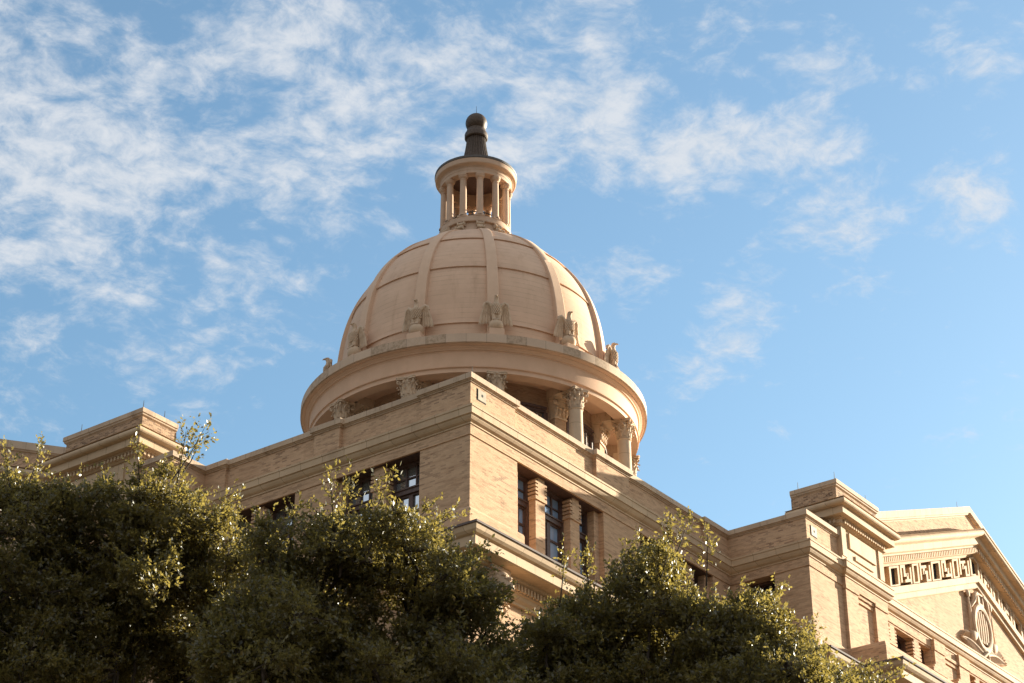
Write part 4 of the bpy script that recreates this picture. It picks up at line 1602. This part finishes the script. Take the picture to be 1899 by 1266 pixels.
# ------------------------------------------------------------------ oaks
def oak(name_lbl, lobes, trunk_xy, seed, leaf_len=0.062, sprigs=(), dens=1.0):
    rng = np.random.default_rng(seed)
    tree = empty('oak_tree', name_lbl, 'tree', (trunk_xy[0], trunk_xy[1], 0), 0, 'oak trees in front of the courthouse')
    tw_b, tw_d, tw_n = [], [], []
    wood = MB()
    base = Vector((trunk_xy[0], trunk_xy[1], 0))
    cen = Vector((0, 0, 0))
    wsum = 0
    for c, r in lobes:
        cen += c * r
        wsum += r
    cen /= wsum
    fork = Vector((base.x * 0.7 + cen.x * 0.3, base.y * 0.7 + cen.y * 0.3, max(3.0, cen.z * 0.42)))
    wood.tube([base + Vector((0, 0, -0.2)), base + Vector((0.05, 0, 0.6)), base.lerp(fork, 0.6), fork], [0.62, 0.46, 0.40, 0.36], 10)
    hubs = [c - Vector((0, 0, r * 0.5)) for c, r in lobes[8::9]]
    for li, (c, r) in enumerate(lobes):
        # every ninth bough is the end of a limb, the others branch off the nearest limb
        if li % 9 == 8:
            q = c - Vector((0, 0, r * 0.5))
            mid = fork.lerp(q, 0.5) + Vector((rng.normal() * 0.35, rng.normal() * 0.35, -0.3))
            wood.tube([fork, fork.lerp(mid, 0.5) + Vector((rng.normal() * 0.1, rng.normal() * 0.1, 0)), mid, q], [0.075, 0.055, 0.036, 0.02], 7)
        else:
            h = min(hubs, key=lambda p: (p - c).length)
            arch = h.lerp(c, 0.55) + Vector((rng.normal() * 0.08, rng.normal() * 0.08, 0.16 * (h - c).length))
            wood.tube([h, arch, c], [0.030, 0.020, 0.010], 5, cap=False)
        # clumps of foliage with gaps between them
        n_cl = max(3, int(26 * dens * r ** 1.8 * (0.62 if li < len(lobes) * 0.3 else 1.0)))
        dirs = rng.normal(size=(n_cl, 3))
        dirs /= np.linalg.norm(dirs, axis=1)[:, None]
        rad = r * (0.30 + 0.85 * rng.random(n_cl) ** 0.75)
        cc = np.array(c)[None] + dirs * rad[:, None] * np.array([1, 1, 0.92])[None]
        for i in range(n_cl):
            p = Vector(cc[i])
            m_ = c.lerp(p, 0.55) + Vector(rng.normal(size=3) * 0.10 - np.array([0, 0, 0.05]))
            wood.tube([c.lerp(p, 0.05), m_, p], [0.034, 0.020, 0.008], 5, cap=False)
            cr_ = 0.16 + 0.22 * rng.random()
            ax = dirs[i] * np.array([1, 1, 0.55]) + rng.normal(size=3) * 0.30 + np.array([0, 0, 0.18])
            ax /= np.linalg.norm(ax)
            t1 = np.cross(ax, [0, 0, 1.0])
            t1 /= np.linalg.norm(t1) + 1e-6
            t2 = np.cross(t1, ax)
            k = int(105 * (cr_ / 0.27) ** 1.7)
            uu = rng.random(k) ** 0.8 * 1.9 - 0.8
            taper = np.clip(1.0 - 0.55 * np.clip(uu, 0, 2), 0.2, 1)
            vv = rng.normal(size=k) * 0.62 * taper
            ww2 = rng.normal(size=k) * 0.34 * taper
            b = cc[i] + cr_ * (ax * (uu * 1.15)[:, None] + t1 * vv[:, None] + t2 * ww2[:, None])
            dd = ax[None] * 0.8 + t1[None] * vv[:, None] * 0.5 + t2[None] * ww2[:, None] * 0.5
            tw_b.append(b)
            tw_d.append(dd + rng.normal(size=(k, 3)) * 0.45 + np.array([0, 0, 0.22]))
            tw_n.append(np.full(k, 0.14))
            # a few loose shoots
            for q in range(2):
                sd_ = Vector(dirs[i] * 0.5 + rng.normal(size=3) * 0.45 + np.array([0, 0, 0.45]))
                e_ = p + sd_.normalized() * (cr_ + 0.10 + 0.22 * rng.random())
                wood.tube([p, p.lerp(e_, 0.6), e_], [0.010, 0.007, 0.003], 4, cap=False)
                for t in (0.55, 0.7, 0.85, 1.0):
                    b = np.array(p.lerp(e_, t))[None] + rng.normal(size=(2, 3)) * 0.03
                    tw_b.append(b)
                    tw_d.append(np.array(sd_.normalized())[None] * 0.7 + rng.normal(size=(2, 3)) * 0.5)
                    tw_n.append(np.full(2, 0.13))
    # thin shoots that stand out of the crown
    for p0, p1, n_ in sprigs:
        p0 = p0 - (p1 - p0) * 0.5 + Vector((0, 0, -0.1))
        m_ = p0.lerp(p1, 0.5) + Vector((0, 0, -0.06))
        wood.tube([p0, m_, p1], [0.014, 0.009, 0.003], 5, cap=False)
        for t in np.linspace(0.35, 1.0, n_ + 4):
            q = np.array(p0.lerp(p1, float(t)))
            k = 1 if t < 0.6 else 2
            b = q[None] + rng.normal(size=(k, 3)) * 0.05
            d = np.array(p1 - p0)[None] / (p1 - p0).length * 0.7 + rng.normal(size=(k, 3)) * 0.5
            tw_b.append(b)
            tw_d.append(d)
            tw_n.append(np.full(k, 0.20))
    B = np.concatenate(tw_b)
    D = np.concatenate(tw_d)
    L = np.concatenate(tw_n) * (0.7 + 0.6 * rng.random(len(B)))
    D /= np.linalg.norm(D, axis=1)[:, None]
    nl = 8
    N = len(B) * nl
    t = (np.tile(np.arange(nl), len(B)) + rng.random(N)) / nl
    P = np.repeat(B, nl, 0) + np.repeat(D * L[:, None], nl, 0) * t[:, None]
    A = np.repeat(D, nl, 0) * 0.6 + rng.normal(size=(N, 3)) * 0.62 + np.array([0, 0, 0.05])
    A /= np.linalg.norm(A, axis=1)[:, None]
    Nn = rng.normal(size=(N, 3)) * 0.85 + np.array([0, 0, 0.45])
    W = np.cross(A, Nn)
    W /= np.linalg.norm(W, axis=1)[:, None] + 1e-9
    U = np.cross(W, A)
    ll = leaf_len * (0.45 + 0.95 * rng.random(N) ** 1.3)[:, None]
    ww = ll * 0.24
    v = np.empty((N, 4, 3))
    v[:, 0] = P
    v[:, 1] = P + A * ll * 0.5 + W * ww + U * ll * 0.06
    v[:, 2] = P + A * ll
    v[:, 3] = P + A * ll * 0.5 - W * ww + U * ll * 0.06
    me = bpy.data.meshes.new('crown')
    me.vertices.add(N * 4)
    me.vertices.foreach_set('co', v.reshape(-1).astype(np.float32))
    me.loops.add(N * 4)
    me.loops.foreach_set('vertex_index', np.arange(N * 4, dtype=np.int32))
    me.polygons.add(N)
    me.polygons.foreach_set('loop_start', np.arange(0, N * 4, 4, dtype=np.int32))
    me.update(calc_edges=True)
    me.validate()
    me.materials.append(M['leaf'])
    cr = bpy.data.objects.new('crown', me)
    COL.objects.link(cr)
    cr.parent = tree
    cr.matrix_parent_inverse = tree.matrix_world.inverted()
    wood.build('trunk', M['bark'], tree, smooth=True)
    return N


def lobe(px, py, rpx, t):
    return (at(px, py, t), rpx * t / FPX)


TA, TB, TC = 30.0, 27.0, 29.0
def crown_lobes(outline, t0, n, seed, spread):
    """many small boughs that fill a crown whose upper edge follows the outline"""
    rng = np.random.default_rng(seed)
    xs = np.array([p[0] for p in outline], float)
    ys = np.array([p[1] for p in outline], float)
    out = []
    for i in range(n):
        x = rng.uniform(xs[0], xs[-1])
        top = np.interp(x, xs, ys)
        u = (i / n) ** 1.15
        r = 24 + 20 * rng.random() + 34 * u
        y = top + r + 16 + u * max(40.0, 1310 - top - r)
        t = t0 + rng.normal() * spread * (0.5 + u)
        out.append(lobe(x, y, r, t))
    return out


la = crown_lobes([(-110, 860), (0, 838), (50, 832), (90, 855), (140, 885), (190, 940), (225, 905), (262, 872), (300, 895), (345, 905), (385, 915), (425, 940), (455, 1000), (480, 1040)], TA, 92, 21, 0.8)
la = [lobe(22, 985, 48, TA - 0.7), lobe(10, 1060, 55, TA - 0.8), lobe(60, 1110, 60, TA - 0.8), lobe(-20, 1130, 60, TA - 0.7), lobe(35, 1190, 65, TA - 0.9)] + la
lb = crown_lobes([(420, 1030), (480, 995), (530, 975), (570, 982), (600, 970), (640, 945), (690, 958), (740, 962), (785, 985), (830, 1010), (850, 1050), (880, 1115), (900, 1200), (930, 1290)], TB, 84, 22, 0.7)
lc = crown_lobes([(945, 1285), (985, 1210), (1012, 1130), (1060, 1125), (1090, 1072), (1150, 1060), (1190, 1020), (1235, 1010), (1270, 1022), (1310, 1052), (1350, 1095), (1400, 1122), (1440, 1128), (1470, 1170), (1510, 1218), (1560, 1262), (1600, 1285)], TC, 96, 23, 0.8)
ga = at(150, 1200, TA)
gb = at(660, 1200, TB)
gc = at(1230, 1200, TC)
oak('broad leafy oak filling the lower left corner, one thin spray of leaves against the sky', la, (ga.x, ga.y), 11, dens=0.95,
    sprigs=[(at(330, 880, TA), at(345, 800, TA), 10), (at(340, 850, TA), at(380, 792, TA), 9), (at(350, 850, TA), at(370, 820, TA), 6), (at(260, 880, TA), at(255, 818, TA), 8), (at(20, 890, TA), at(10, 835, TA), 8), (at(60, 870, TA), at(75, 830, TA), 7), (at(400, 940, TA), at(425, 925, TA), 6)])
oak('oak below the shaded left front of the courthouse, between two larger oak crowns', lb, (gb.x, gb.y), 12, dens=0.9,
    sprigs=[(at(620, 960, TB), at(612, 880, TB), 10), (at(640, 950, TB), at(650, 885, TB), 9), (at(700, 930, TB), at(715, 885, TB), 8), (at(790, 970, TB), at(838, 958, TB), 9), (at(760, 960, TB), at(800, 935, TB), 9), (at(540, 985, TB), at(545, 940, TB), 8), (at(860, 1050, TB), at(880, 1020, TB), 8), (at(480, 1010, TB), at(485, 965, TB), 8), (at(840, 1060, TB), at(900, 1020, TB), 9)])
oak('oak under the sunlit right front of the courthouse, its tip before the upper windows', lc, (gc.x, gc.y), 13, dens=0.9,
    sprigs=[(at(1240, 1020, TC), at(1238, 965, TC), 10), (at(1255, 1010, TC), at(1275, 965, TC), 9), (at(1310, 1050, TC), at(1312, 992, TC), 9), (at(1090, 1060, TC), at(1085, 1030, TC), 8), (at(1040, 1090, TC), at(1048, 1020, TC), 7), (at(1430, 1120, TC), at(1448, 1090, TC), 8), (at(1490, 1200, TC), at(1508, 1165, TC), 8), (at(1150, 1050, TC), at(1170, 1010, TC), 8), (at(1560, 1250, TC), at(1620, 1235, TC), 9), (at(1600, 1270, TC), at(1665, 1245, TC), 9), (at(940, 1170, TC), at(920, 1130, TC), 7)])
